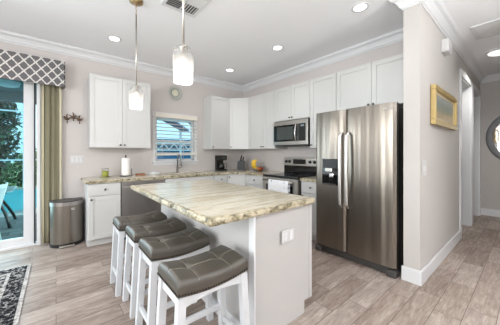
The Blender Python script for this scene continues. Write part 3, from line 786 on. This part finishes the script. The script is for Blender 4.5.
vt = thing('ceiling_register', 'white louvred air register in the ceiling beside the nearer pendant', 'vent', (1.04, 2.31, ZC))
vx0, vx1, vy0, vy1 = .85, 1.235, 2.11, 2.505
MB().box(vx0, vx1, vy0, vy0+.035, ZC-.012, ZC-.001, .002).box(vx0, vx1, vy1-.035, vy1, ZC-.012, ZC-.001, .002).box(vx0, vx0+.035, vy0+.035, vy1-.035, ZC-.012, ZC-.001, .002).box(vx1-.035, vx1, vy0+.035, vy1-.035, ZC-.012, ZC-.001, .002).build('frame', m_trim, vt)
MB().box(vx0+.03, vx1-.03, vy0+.03, vy1-.03, ZC-.003, ZC-.001).build('backing', m_dark, vt)
mxx, myy = (vx0+vx1)/2, (vy0+vy1)/2
MB().box(mxx-.006, mxx+.006, vy0+.035, vy1-.035, ZC-.012, ZC-.003).box(vx0+.035, vx1-.035, myy-.006, myy+.006, ZC-.012, ZC-.003).build('divider', m_trim, vt)
for qx in (0, 1):
    for qy in (0, 1):
        x0, x1 = (vx0+.037, mxx-.008) if qx == 0 else (mxx+.008, vx1-.037); ya, yb_ = (vy0+.037, myy-.008) if qy == 0 else (myy+.008, vy1-.037)
        for i in range(5):
            if (qx+qy) % 2:
                c = ya+(yb_-ya)*(i+.5)/5; Mt = Matrix.Translation(((x0+x1)/2, c, ZC-.01)) @ Matrix.Rotation(math.radians(35 if qy else -35), 4, 'X'); MB().box(-(x1-x0)/2, (x1-x0)/2, -.011, .011, -.001, .001, 0, Mt).build('louvre', m_trim, vt)
            else:
                c = x0+(x1-x0)*(i+.5)/5; Mt = Matrix.Translation((c, (ya+yb_)/2, ZC-.01)) @ Matrix.Rotation(math.radians(-35 if qx else 35), 4, 'Y'); MB().box(-.011, .011, -(yb_-ya)/2, (yb_-ya)/2, -.001, .001, 0, Mt).build('louvre', m_trim, vt)
hv = thing('return_grille', 'large white return air grille in the hall ceiling', 'vent', (4.24, .2, ZC))
gx0, gx1, gy0, gy1 = 4.0, 4.5, -.12, .497
MB().box(gx0, gx1, gy0, gy0+.04, ZC-.014, ZC-.001, .002).box(gx0, gx1, gy1-.04, gy1, ZC-.014, ZC-.001, .002).box(gx0, gx0+.04, gy0+.04, gy1-.04, ZC-.014, ZC-.001, .002).box(gx1-.04, gx1, gy0+.04, gy1-.04, ZC-.014, ZC-.001, .002).build('frame', m_trim, hv)
MB().box(gx0+.03, gx1-.03, gy0+.03, gy1-.03, ZC-.002, ZC-.001).build('backing', plain('grey_backing', (110, 110, 114), .7), hv)
for i in range(20):
    c = gx0+.05+(gx1-gx0-.1)*i/19; Mt = Matrix.Translation((c, (gy0+gy1)/2, ZC-.009)) @ Matrix.Rotation(math.radians(35), 4, 'Y')
    MB().box(-.0085, .0085, -(gy1-gy0)/2+.04, (gy1-gy0)/2-.04, -.0008, .0008, 0, Mt).build('louvre', m_plastic, hv)
hl = thing('flush_ceiling_light', 'round white flush light on the hall ceiling at the right edge', 'ceiling light', (5.25, .33, ZC))
MB().lathe([(.15, -.001), (.15, -.02), (.13, -.028)], 32, None, True, True, (5.25, .33, ZC)).build('rim', m_trim, hl)
MB().lathe([(.125, -.026), (.11, -.045), (.08, -.06), (.01, -.066)], 32, None, True, True, (5.25, .33, ZC)).build('diffuser', emit('hall_diffuser', (255, 250, 242), .6), hl)
d = bpy.data.lights.new('hall_glow', 'SPOT'); d.spot_size = math.radians(150); d.spot_blend = .8; d.energy = 40; d.color = (1, .97, .93); d.shadow_soft_size = .12
l = bpy.data.objects.new('hall_glow', d); l.location = (0, 0, -.1); l.parent = hl; COL.objects.link(l)

# ------------------------------------------------------------------ hall wall items
HW = .70
pic = thing('framed_picture', 'gold-framed landscape picture on the hall wall', 'picture', (3.66, HW-.03, 1.6))
px0, px1, pz0, pz1, w = 3.09, 4.21, 1.60, 2.025, .052
m_gold = plain('gold_frame', (196, 172, 116), .4, .45)
MB().box(px0, px1, HW-.05, HW-.003, pz0, pz0+w, .008).box(px0, px1, HW-.05, HW-.003, pz1-w, pz1, .008).box(px0, px0+w, HW-.05, HW-.003, pz0+w, pz1-w, .008).box(px1-w, px1, HW-.05, HW-.003, pz0+w, pz1-w, .008).build('frame', m_gold, pic)
MB().box(px0+w, px1-w, HW-.02, HW-.004, pz0+w, pz1-w).build('mat_board', plain('beige_mat', (200, 184, 150), .8), pic)
def M_art():
    M = NM('hazy_landscape'); tc = M.n('ShaderNodeTexCoord'); sx = M.n('ShaderNodeSeparateXYZ'); M.l(tc.outputs['Object'], sx.inputs[0])
    n = M.noise(M.coord((1.5, 1, 3)), 4, 4); v = M.math('ADD', M.math('MULTIPLY', M.math('SUBTRACT', sx.outputs[2], .12), 4.2), M.math('MULTIPLY', M.math('SUBTRACT', n.outputs[0], .5), .9))
    M.l(M.ramp(v, [(0, (188, 168, 136)), (.25, (150, 152, 132)), (.55, (140, 150, 144)), (1, (170, 174, 166))]), M.b.inputs['Base Color']); M.b.inputs['Roughness'].default_value = .25; return M.m
MB().box(px0+w+.05, px1-w-.05, HW-.022, HW-.02, pz0+w+.03, pz1-w-.03).build('artwork', M_art(), pic)
sw = thing('light_switch', 'white double switch plate on the hall wall below the picture', 'switch', (2.87, HW, 1.14))
MB().box(2.81, 2.93, HW-.008, HW-.001, 1.06, 1.215, .003).build('plate', m_plastic, sw)
for x in (2.845, 2.895): MB().box(x-.017, x+.017, HW-.013, HW-.008, 1.1, 1.17, .002).build('rocker', m_trim, sw)
sn = thing('door_chime', 'small white chime box high on the hall wall under the crown moulding', 'chime', (3.66, HW-.03, 2.52))
MB().box(3.57, 3.76, HW-.07, HW-.001, 2.505, 2.655, .008).build('cover', m_plastic, sn)
MB().box(3.6, 3.73, HW-.072, HW-.07, 2.52, 2.535).build('slot', plain('grey_slot', (190, 190, 196), .6), sn)
mr = thing('round_mirror', 'round grey-framed mirror on the far hall wall', 'mirror', (XF, .02, 1.6))
Mm = FR((XF-.001, .04, 1.60), (0, -1), (-1, 0)) @ Matrix.Rotation(-PI/2, 4, 'X')
MB().lathe([(.47, .0), (.47, .02), (.49, .034), (.55, .034), (.575, .018), (.575, 0)], 64, Mm, False).build('frame', plain('grey_weathered_frame', (128, 128, 132), .55, noise=.15), mr)
MB().lathe([(.475, .004), (.475, .012)], 64, Mm, True, False).build('mirror_glass', plain('mirror_silver', (225, 225, 225), .03, 1, 0), mr)

# ------------------------------------------------------------------ left wall: valance, curtain, sculpture, clock, switch
va = MB(); vz0, vz1, vyf = 2.235, 2.60, YB-.15
def vfront(u, v): return (-2.4+u*2.5, vyf, vz1-v*(vz1-vz0-.012*math.sin(PI*u*9)**2))
va.box(-2.4, .10, vyf-.012, YB-.001, vz1-.02, vz1, .003).box(.086, .10, vyf-.012, YB-.001, vz0, vz1-.015, .003).box(-2.4, .10, vyf-.012, vyf, vz0, vz1-.01, .004)
o = va.build('window_valance', m_trellis, off=(-1.15, YB-.08, vz0)); tag(o, 'grey and white trellis-patterned box valance above the sliding door', 'valance')
cu = thing('curtain', 'olive curtain panel drawn beside the sliding door under the valance', 'curtain', (-.06, YB-.08, 0))
def cur(x0, x1, nf, ph=0):
    b = MB()
    def g(u, v):
        x = x0+(x1-x0)*u; return (x, YB-.075+.013*math.sin(u*nf*2*PI+ph)*(1-.2*v)+.004*math.sin(u*27+v*2), .02+(2.3-.02)*(1-v))
    b.grid(g, 60, 10); return b
o = cur(-.135, .035, 2.6).build('panel', m_curtain, cu); s_ = o.modifiers.new('cloth', 'SOLIDIFY'); s_.thickness = .003
o = MB().grid(lambda u, v: (-.158+.026*u, YB-.085+.02*math.sin(u*3), .02+2.28*(1-v)), 8, 8).build('lining_edge', m_curtain_edge, cu); s_ = o.modifiers.new('cloth', 'SOLIDIFY'); s_.thickness = .003
o = MB().grid(lambda u, v: (.033+.03*u, YB-.06-.02*math.sin(u*3), .02+2.28*(1-v)), 8, 8).build('lining_edge', m_curtain_edge, cu); s_ = o.modifiers.new('cloth', 'SOLIDIFY'); s_.thickness = .003
MB().tube([(-2.3, YB-.07, 2.33), (.08, YB-.07, 2.33)], .01).build('rod', m_dark, cu)

m_bronze = plain('bronze', (104, 82, 66), .45, .5, .2)
bd = thing('bird_sculpture', 'bronze three-bird sculpture on the wall left of the wall cabinet', 'wall sculpture', (.2, YB, 1.8))
for x, z, fl_ in ((.125, 1.80, 1), (.20, 1.83, -1), (.275, 1.795, 1)):
    b = MB(); y = YB-.025
    b.ball((x, y, z), .02, (1.5, .8, 1)); b.ball((x-fl_*.028, y, z+.022), .012); b.tube([(x+fl_*.02, y, z+.005), (x+fl_*.05, y, z+.03)], [.009, .004], 8)
    b.tube([(x-fl_*.038, y, z+.022), (x-fl_*.052, y, z+.018)], [.004, .001], 6); b.tube([(x, y, z-.015), (x+.003, y, z-.06)], [.004, .009], 8); b.tube([(x, y, z+.01), (x-fl_*.005, y, z+.05), (x+fl_*.012, y, z+.075)], [.008, .009, .003], 8)
    b.box(x-.006, x+.006, y, YB-.001, z-.006, z+.006)
    b.build('bird', m_bronze, bd)
MB().tube([(.12, YB-.02, 1.79), (.16, YB-.02, 1.815), (.2, YB-.02, 1.81), (.24, YB-.02, 1.815), (.28, YB-.02, 1.785)], .004, 6).build('branch', m_bronze, bd)
Kx = FR((1.785, YB-.001, 2.455), (1, 0), (0, -1)) @ Matrix.Diagonal((1.18, 1, 1.18, 1)) @ Matrix.Rotation(-PI/2, 4, 'X')
pl = thing('decorative_plate', 'round pale green decorative plate high on the wall above the window', 'plate', (1.725, YB, 2.4))
MB().lathe([(.06, .004), (.085, .022), (.11, .03), (.113, .026), (.09, .012), (.06, 0)], 40, Kx).build('rim', plain('grey_green_glaze', (176, 180, 174), .35, noise=.12), pl)
MB().lathe([(.062, .004), (.058, .012), (.03, .016), (.002, .017)], 32, Kx).build('centre_medallion', plain('ivory_glaze', (214, 212, 192), .25, noise=.08), pl)
MB().tube([tuple(Kx @ Vector((.07*math.cos(a*PI/20), .07*math.sin(a*PI/20), .014))) for a in range(40)], .004, 6, closed=True).build('ring', plain('dark_ring', (112, 116, 108), .4), pl)
s2 = thing('light_switch', 'wide white triple switch plate on the back wall left of the base cabinet', 'switch', (.24, YB, 1.19))
MB().box(.155, .325, YB-.008, YB-.001, 1.125, 1.245, .003).build('plate', m_plastic, s2)
for x in (.19, .24, .29): MB().box(x-.016, x+.016, YB-.012, YB-.008, 1.15, 1.22, .002).build('rocker', m_trim, s2)

# ------------------------------------------------------------------ trash can
tr = thing('trash_can', 'semi-round stainless trash can between curtain and base cabinet', 'trash can', (.13, 4.27, 0))
def half(w, d, n=24, yb=4.345, cx=.12):
    P = [(cx-w/2, yb)]
    for i in range(n+1):
        a = PI*(1-i/n); s_ = math.sin(a); P.append((cx+w/2*math.cos(a), yb-.10-(d-.10)*s_))
    P.append((cx+w/2, yb)); return P
MB().prism(half(.375, .27), .035, .565).build('body', m_steel, tr)
MB().prism(half(.385, .28), 0, .045, bev=.004).build('base', m_black, tr)
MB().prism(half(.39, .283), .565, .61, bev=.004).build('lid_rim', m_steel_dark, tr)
MB().prism(half(.372, .265), .61, .625, bev=.004).build('lid', m_dark, tr)
MB().box(.297, .311, 4.2, 4.345, .04, .6, .004).build('corner_strip', m_black, tr)
MB().box(.03, .20, 4.03, 4.085, .012, .03, .005).build('pedal', m_steel2, tr)
MB().box(.16, .2, 4.068, 4.082, .50, .53, .003).build('badge', m_nickel, tr)

# ------------------------------------------------------------------ rug
rg_ = MB().prism(rnd_rect(-1.92, -.22, 1.21, 3.71, .02), .0005, .009).build('area_rug', m_rug, off=(-1.07, 2.46, 0))
tag(rg_, 'grey and black distressed-pattern rug on the floor at lower left', 'rug')

# ------------------------------------------------------------------ things on the worktop
cz = CT
cd = thing('candle_jar', 'green candle in a glass jar on the worktop left of the paper towel', 'candle', (.59, 4.24, cz))
MB().lathe([(.044, .004), (.047, .01), (.047, .12)], 24, None, False, True, (.59, 4.24, cz)).build('glass_jar', m_clear, cd)
MB().lathe([(.04, .012), (.044, .016), (.044, .098), (.002, .098)], 24, None, True, True, (.59, 4.24, cz)).build('wax', plain('green_wax', (158, 160, 34), .4), cd)
MB().lathe([(.049, .12), (.049, .133), (.01, .137)], 24, None, True, True, (.59, 4.24, cz)).build('lid', m_nickel, cd)
MB().lathe([(.075, 0), (.078, .01), (.07, .012), (.06, .004)], 24, None, True, True, (.59, 4.24, cz)).build('saucer', plain('olive_saucer', (140, 136, 96), .4), cd)
ph = thing('paper_towel_holder', 'dark metal paper towel holder standing on the worktop', 'paper towel holder', (.87, 4.2, cz))
MB().lathe([(.085, 0), (.085, .008), (.07, .014), (.01, .016)], 28, None, True, True, (.87, 4.2, cz)).build('base', m_dark, ph)
MB().tube([(.87, 4.2, cz+.014), (.87, 4.2, cz+.315)], .007).ball((.87, 4.2, cz+.326), .017).build('rod', m_dark, ph)
MB().tube([(.95, 4.175, cz+.01), (.95, 4.175, cz+.11)], .005).ball((.95, 4.175, cz+.115), .008).build('side_arm', m_dark, ph)
o = MB().lathe([(.02, .017), (.062, .017), (.0635, .022), (.0635, .288), (.06, .293), (.02, .293)], 32, None, False, True, (.87, 4.2, cz)).lathe([(.02, .017), (.02, .293)], 20, None, False, True, (.87, 4.2, cz)).build('paper_towel_roll', plain('white_paper', (240, 238, 234), .9), off=(.87, 4.2, cz))
tag(o, 'white paper towel roll on the dark upright holder', 'paper towel')
tb = thing('wooden_tray', 'small brown wooden tray on the worktop right of the paper towel', 'tray', (1.1, 4.25, cz))
MB().box(1.04, 1.165, 4.21, 4.29, cz, cz+.014, .004).build('base', plain('brown_wood', (140, 92, 58), .5, noise=.12), tb)
MB().box(1.04, 1.165, 4.205, 4.213, cz, cz+.028, .003).box(1.04, 1.165, 4.287, 4.295, cz, cz+.028, .003).box(1.033, 1.041, 4.205, 4.295, cz, cz+.028, .003).box(1.164, 1.172, 4.205, 4.295, cz, cz+.028, .003).build('rim', plain('brown_wood_rim', (150, 100, 64), .5, noise=.12), tb)
sd = thing('soap_dish', 'white dish with a folded cloth on the worktop left of the sink', 'dish', (1.32, 4.24, cz))
MB().lathe([(.06, 0), (.075, .01), (.09, .026), (.086, .028), (.07, .012), (.005, .008)], 28, Matrix.Translation((1.32, 4.24, cz)) @ Matrix.Diagonal((1.15, .7, 1, 1))).build('bowl', plain('white_china', (240, 240, 242), .2), sd)
MB().box(1.26, 1.37, 4.215, 4.265, cz+.012, cz+.03, .008).box(1.27, 1.36, 4.22, 4.262, cz+.03, cz+.044, .007).build('cloth', plain('white_cloth', (232, 234, 238), .9), sd)

cmx, cmy = 2.735, 4.29
cm = thing('coffee_maker', 'black drip coffee maker on the worktop under the single-door cabinet', 'coffee maker', (cmx, cmy, cz))
MB().box(cmx-.08, cmx+.08, cmy-.13, cmy+.1, cz, cz+.035, .008).build('base', m_black, cm)
MB().box(cmx-.08, cmx+.08, cmy+.02, cmy+.1, cz+.03, cz+.24, .006).build('water_tank', m_black, cm)
MB().box(cmx-.085, cmx+.085, cmy-.12, cmy+.1, cz+.225, cz+.325, .01).build('brew_head', m_black, cm)
c_ = MB().lathe([(.055, .04), (.062, .06), (.064, .11), (.05, .15), (.045, .165)], 24, None, True, True, (cmx-.01, cmy-.055, cz)).build('carafe', m_gloss, cm)
MB().tube([(cmx+.05, cmy-.09, cz+.15), (cmx+.085, cmy-.11, cz+.14), (cmx+.085, cmy-.11, cz+.08), (cmx+.06, cmy-.09, cz+.07)], .008).build('handle', m_black, c_)
MB().box(cmx-.06, cmx+.06, cmy-.122, cmy-.12, cz+.25, cz+.3).build('control_strip', m_dark, cm)
kx, ky = 3.17, 4.13
kb = thing('knife_block', 'dark knife block in the counter corner between coffee maker and fruit', 'knife block', (kx, ky, cz))
ang = Matrix.Translation((kx, ky, cz)) @ Matrix.Rotation(math.radians(45), 4, 'Z')
MB().prism([(-.085, 0), (.075, 0), (.075, .2), (.02, .225), (-.075, .19)], -.055, .055, ang @ Matrix.Rotation(-PI/2, 4, 'Z') @ Matrix.Rotation(PI/2, 4, 'X')).build('block', plain('dark_block', (30, 30, 33), .45), kb)
MB().box(-.05, .05, -.081, -.0765, .03, .12, .002, ang).build('steel_label', plain('grey_label', (128, 134, 140), .4), kb)
for i, (x, y, h_) in enumerate(((-.035, .02, .1), (0, .02, .12), (.035, .02, .11), (-.02, -.03, .08), (.02, -.03, .09))):
    a = ang @ Vector((x, y, .2)); c = ang @ Vector((x, y-.03, .2+h_)); MB().tube([a, c], [.011, .012], 8).build('knife_handle', m_black, kb)
bx_, by_ = 3.22, 3.61
fbk = thing('fruit_basket', 'black wire fruit basket on the worktop left of the range', 'basket', (bx_, by_, cz))
for z, r in ((.006, .09), (.05, .125), (.1, .15)):
    MB().tube([(bx_+r*math.cos(a*PI/16), by_+r*math.sin(a*PI/16), cz+z) for a in range(32)], .003, 6, closed=True).build('hoop', m_black, fbk)
for k in range(12):
    a = k*PI/6; MB().tube([(bx_, by_, cz+.004), (bx_+.09*math.cos(a), by_+.09*math.sin(a), cz+.006), (bx_+.125*math.cos(a), by_+.125*math.sin(a), cz+.05), (bx_+.15*math.cos(a), by_+.15*math.sin(a), cz+.1)], .002, 5).build('wire', m_black, fbk)
m_ban = plain('banana_peel', (232, 190, 50), .5, noise=.08); m_tip = plain('banana_tip', (92, 76, 40), .7)
for k in range(4):
    pts = []; rr = []
    for i in range(11):
        v = i/10; a = -1.3+2.5*v; rr.append(.006+.013*math.sin(PI*min(1, max(0, v*.94+.03)))**.5)
        hx = -.07-.06*math.cos(a)+.02*k; hd = .06-.041*k
        pts.append((bx_+hx*.75+hd*.66, by_-hx*.66+hd*.75, cz+.14+.004*k+.092*math.sin(a)))
    t = thing('banana', ['yellow banana outermost in the bunch on the fruit basket', 'yellow banana second from the outside of the bunch', 'yellow banana third from the outside of the bunch', 'yellow banana innermost beside the red apples'][k], 'banana', pts[5], 'bunch of bananas')
    MB().tube(pts, rr, 10).build('peel', m_ban, t); MB().tube([pts[-1], (pts[-1][0]+.008, pts[-1][1], pts[-1][2]+.02)], [.006, .005], 6).build('stem', m_tip, t)
for k, (x, y, z, c, lb) in enumerate(((.045, -.035, .05, (196, 60, 40), 'red apple at the right side of the fruit basket'), (.055, .045, .05, (214, 104, 44), 'orange-red apple at the back of the fruit basket'), (-.03, -.055, .05, (206, 120, 50), 'orange-red apple at the front of the fruit basket'))):
    t = thing('apple', lb, 'apple', (bx_+x, by_+y, cz+z), 'apples in the fruit basket')
    MB().lathe([(.004, -.026), (.02, -.034), (.034, -.02), (.039, .004), (.033, .025), (.016, .033), (.003, .024)], 20, None, True, True, (bx_+x, by_+y, cz+z)).build('skin', plain('apple_skin', c, .3, noise=.1), t)
    MB().tube([(bx_+x, by_+y, cz+z+.022), (bx_+x+.005, by_+y, cz+z+.045)], .002, 5).build('stem', m_bark, t)

# ------------------------------------------------------------------ outside
struct('patio_floor', MB().box(-9, 8, YB+.12, 7.0, -.16, -.04), m_paver)
struct('pool_deck', MB().box(-9, -6.0, 7.6, 12.3, -.16, -.04).box(.5, 8, 7.6, 12.3, -.16, -.04).box(-9, 8, 7.0, 7.6, -.16, -.04).box(-9, 8, 12.3, 12.6, -.16, -.04), plain('pale_pool_deck', (170, 172, 166), .8))
struct('lawn', MB().box(-30, 30, 12.6, 45, -.2, -.06), m_grass)
pw = MB().box(-6.0, .5, 7.6, 12.3, -.35, -.09).build('pool_water', m_water); tag(pw, 'turquoise swimming pool water beyond the patio', 'pool', kind='stuff')
struct('lanai_ceiling', MB().box(-3.5, .6, YB+.12, 7.0, 2.57, 2.69).box(-3.5, .6, 6.9, 7.0, 2.36, 2.57), m_lanai)
lf = thing('patio_ceiling_light', 'white flush light on the dark lanai ceiling outside the sliding door', 'ceiling light', (-.66, 6.0, 2.57))
MB().lathe([(.13, 0), (.15, -.03), (.15, -.06), (.1, -.085), (.01, -.09)], 28, None, True, True, (-.66, 6.0, 2.569)).build('diffuser', m_white_ext, lf)
MB().lathe([(.16, 0), (.16, -.02)], 28, None, True, False, (-.66, 6.0, 2.57)).build('rim', m_white_ext, lf)
cg = thing('pool_cage', 'white aluminium pool screen frame beyond the pool', 'screen enclosure', (-3, 12.45, -.04))
for x in (-6, -3.9, -.95, 1.0): MB().box(x-.03, x+.03, 12.42, 12.48, -.04, 4.2).build('post', m_white_ext, cg)
for z in (1.0, 2.85, 4.2): MB().box(-6, 1.0, 12.43, 12.47, z, z+.05).build('rail', m_white_ext, cg)
def foliage(b, c, rad, n, size, rnd):
    for i in range(n):
        while True:
            p = Vector((rnd.uniform(-1, 1), rnd.uniform(-1, 1), rnd.uniform(-1, 1)))
            if .25 < p.length < 1: break
        p = Vector((c[0]+p.x*rad[0], c[1]+p.y*rad[1], c[2]+p.z*rad[2]))
        R = Matrix.Rotation(rnd.uniform(0, 6.3), 3, 'Z') @ Matrix.Rotation(rnd.uniform(-1.2, 1.2), 3, 'X'); s_ = size*rnd.uniform(.6, 1.3)
        q = [Vector((0, 0, 0)), Vector((.3*s_, .35*s_, .08*s_)), Vector((0, s_, 0)), Vector((-.3*s_, .35*s_, .08*s_))]
        b.poly([p+R @ v for v in q])
def plant(name, label, cat, x, y, z, trunk_h, blobs, n, size, mat, group=None, seed=1):
    rnd = random.Random(seed); t = thing(name, label, cat, (x, y, z), group)
    b = MB()
    b.tube([(x, y, z), (x+.05, y, z+trunk_h*.5), (x, y, z+trunk_h)], [.1*max(.3, trunk_h/4), .07*max(.3, trunk_h/4), .02], 8)
    for c, r in blobs: b.tube([(x, y, z+trunk_h*.4), (x+c[0]*.6, y+c[1]*.6, z+c[2]*.9)], [.04, .012], 6)
    b.build('trunk', m_bark, t)
    b = MB()
    for c, r in blobs: foliage(b, (x+c[0], y+c[1], z+c[2]), r, n, size, rnd)
    b.build('foliage', mat, t, recalc=False); return t
plant('conifer', 'dark feathery tree seen through the left of the sliding door', 'tree', -1.85, 14.2, -.06, 4.4,
      [((0, 0, .9), (.72, .6, .8)), ((0, 0, 1.9), (.7, .6, .7)), ((.05, 0, 2.8), (.62, .5, .6)), ((0, 0, 3.6), (.5, .4, .5))], 650, .22, m_leaf, seed=3)
plant('shrub', 'bright green shrub beside the dark tree beyond the pool', 'shrub', -.75, 15.3, -.06, 1.0, [((-.2, 0, .95), (.5, .5, .55)), ((.3, .1, .85), (.5, .4, .5))], 420, .2, m_leaf2, seed=5)
plant('shrub', 'low dark shrub at the far pool edge below the bright one', 'shrub', -1.1, 13.2, -.06, .5, [((-.25, 0, .4), (.5, .3, .42)), ((.4, 0, .38), (.5, .3, .38))], 420, .14, m_leaf3, seed=8)
plant('shrub', 'low lime hedge plant left of centre outside the kitchen window', 'shrub', 2.9, 9.9, -.06, .6, [((0, 0, .55), (.66, .4, .5))], 700, .15, m_leaf2, 'lime plants outside the kitchen window', seed=9)
plant('shrub', 'low lime hedge plant at right outside the kitchen window', 'shrub', 5.5, 9.4, -.06, .6, [((0, 0, .55), (.66, .4, .5))], 700, .15, m_leaf2, 'lime plants outside the kitchen window', seed=10)
fn = thing('garden_fence', 'blue board fence topped by a white lattice outside the kitchen window', 'fence', (4, 11, -.06))
MB().box(1.2, 8, 11.0, 11.04, -.06, 1.42).build('board_panel', m_bluefence, fn)
b = MB(); n = 14
for k in range(n):
    xa = 1.2+6.8*k/n; xb = 1.2+6.8*(k+1)/n
    b.tube([(xa, 10.98, 1.44), ((xa+xb)/2, 10.98, 1.74)], .03, 6).tube([((xa+xb)/2, 10.98, 1.74), (xb, 10.98, 1.44)], .03, 6)
b.box(1.2, 8, 10.95, 11.01, 1.40, 1.46).box(1.2, 8, 10.95, 11.01, 1.72, 1.78); b.build('lattice', m_white_ext, fn)
MB().box(1.2, 8, 11.03, 11.06, 1.42, 1.95).build('board_panel', plain('teal_board', (58, 112, 140), .6), fn)
pg = thing('pergola', 'dark blue slatted pergola roof high outside the kitchen window', 'pergola', (4, 8.6, -.04))
for x, y in ((4.32, 10.12), (7.2, 10.12), (5.2, 6.9)): MB().box(x-.04, x+.04, y-.04, y+.04, -.04, 2.24).build('post', m_white_ext, pg)
for k in range(4):
    x = 2.25+.85*k; MB().prism([(x, 6.9), (x+.42, 6.9), (x+2.52, 10.2), (x+2.1, 10.2)], 2.3, 2.36).build('roof_slat', m_navy, pg)
MB().box(2.2, 5.3, 6.85, 6.95, 2.24, 2.3).box(4.2, 7.3, 10.08, 10.16, 2.24, 2.3).build('beam', m_white_ext, pg)

pc = thing('patio_chair', 'white sling patio chair seen from behind outside the sliding door', 'chair', (-1.0, 5.3, -.04))
pc.rotation_euler = (0, 0, math.radians(-42))
def sling(u, v):
    P = [(-1.25, .36), (-.95, .30), (-.74, .30), (-.69, .42), (-.56, .82)]
    k = u*4; i = min(3, int(k)); f_ = k-i; return (P[i][0]+(P[i+1][0]-P[i][0])*f_, 4.95+.48*v, P[i][1]+(P[i+1][1]-P[i][1])*f_)
o = MB().grid(sling, 24, 6).build('sling_seat', m_sling, pc); q = o.modifiers.new('cloth', 'SOLIDIFY'); q.thickness = .02
for y in (4.94, 5.44):
    MB().tube([(-1.27, y, .37), (-.95, y, .3), (-.74, y, .3), (-.69, y, .42), (-.555, y, .84)], .017, 8).build('side_rail', m_sling, pc)
    MB().tube([(-.76, y, .3), (-.74, y, .28), (-.71, y, .15), (-.66, y, -.04)], .016, 8).build('leg', m_sling, pc)
    MB().tube([(-1.1, y, .31), (-1.14, y, .26), (-1.17, y, .13), (-1.2, y, -.04)], .016, 8).build('leg', m_sling, pc)
    MB().tube([(-1.14, y, .33), (-1.12, y, .52), (-.95, y, .56), (-.66, y, .55)], .015, 8).build('arm', m_sling, pc)
pt = thing('patio_table', 'glass-topped patio table with dark curved legs behind the white chair', 'table', (-1.0, 6.3, -.04))
MB().prism(rnd_rect(-1.4, -.60, 5.85, 6.75, .05), .60, .615).build('tabletop', plain('pale_glass_top', (190, 206, 212), .08), pt)
MB().box(-1.32, -.68, 5.93, 6.67, .57, .6).build('frame', m_black, pt)
for x, q in ((-1.36, -1), (-.63, 1)):
    for y in (5.9, 6.65):
        ym = 6.28; MB().tube([(-1.0+q*.16, ym+(y-ym)*.3, .58), (-1.0+q*.2, ym+(y-ym)*.35, .42), (-1.0+q*.29, ym+(y-ym)*.6, .22), (-1.0+q*.34, ym+(y-ym)*.85, .08), (x, y, -.04)], .024, 8).build('leg', m_black, pt)
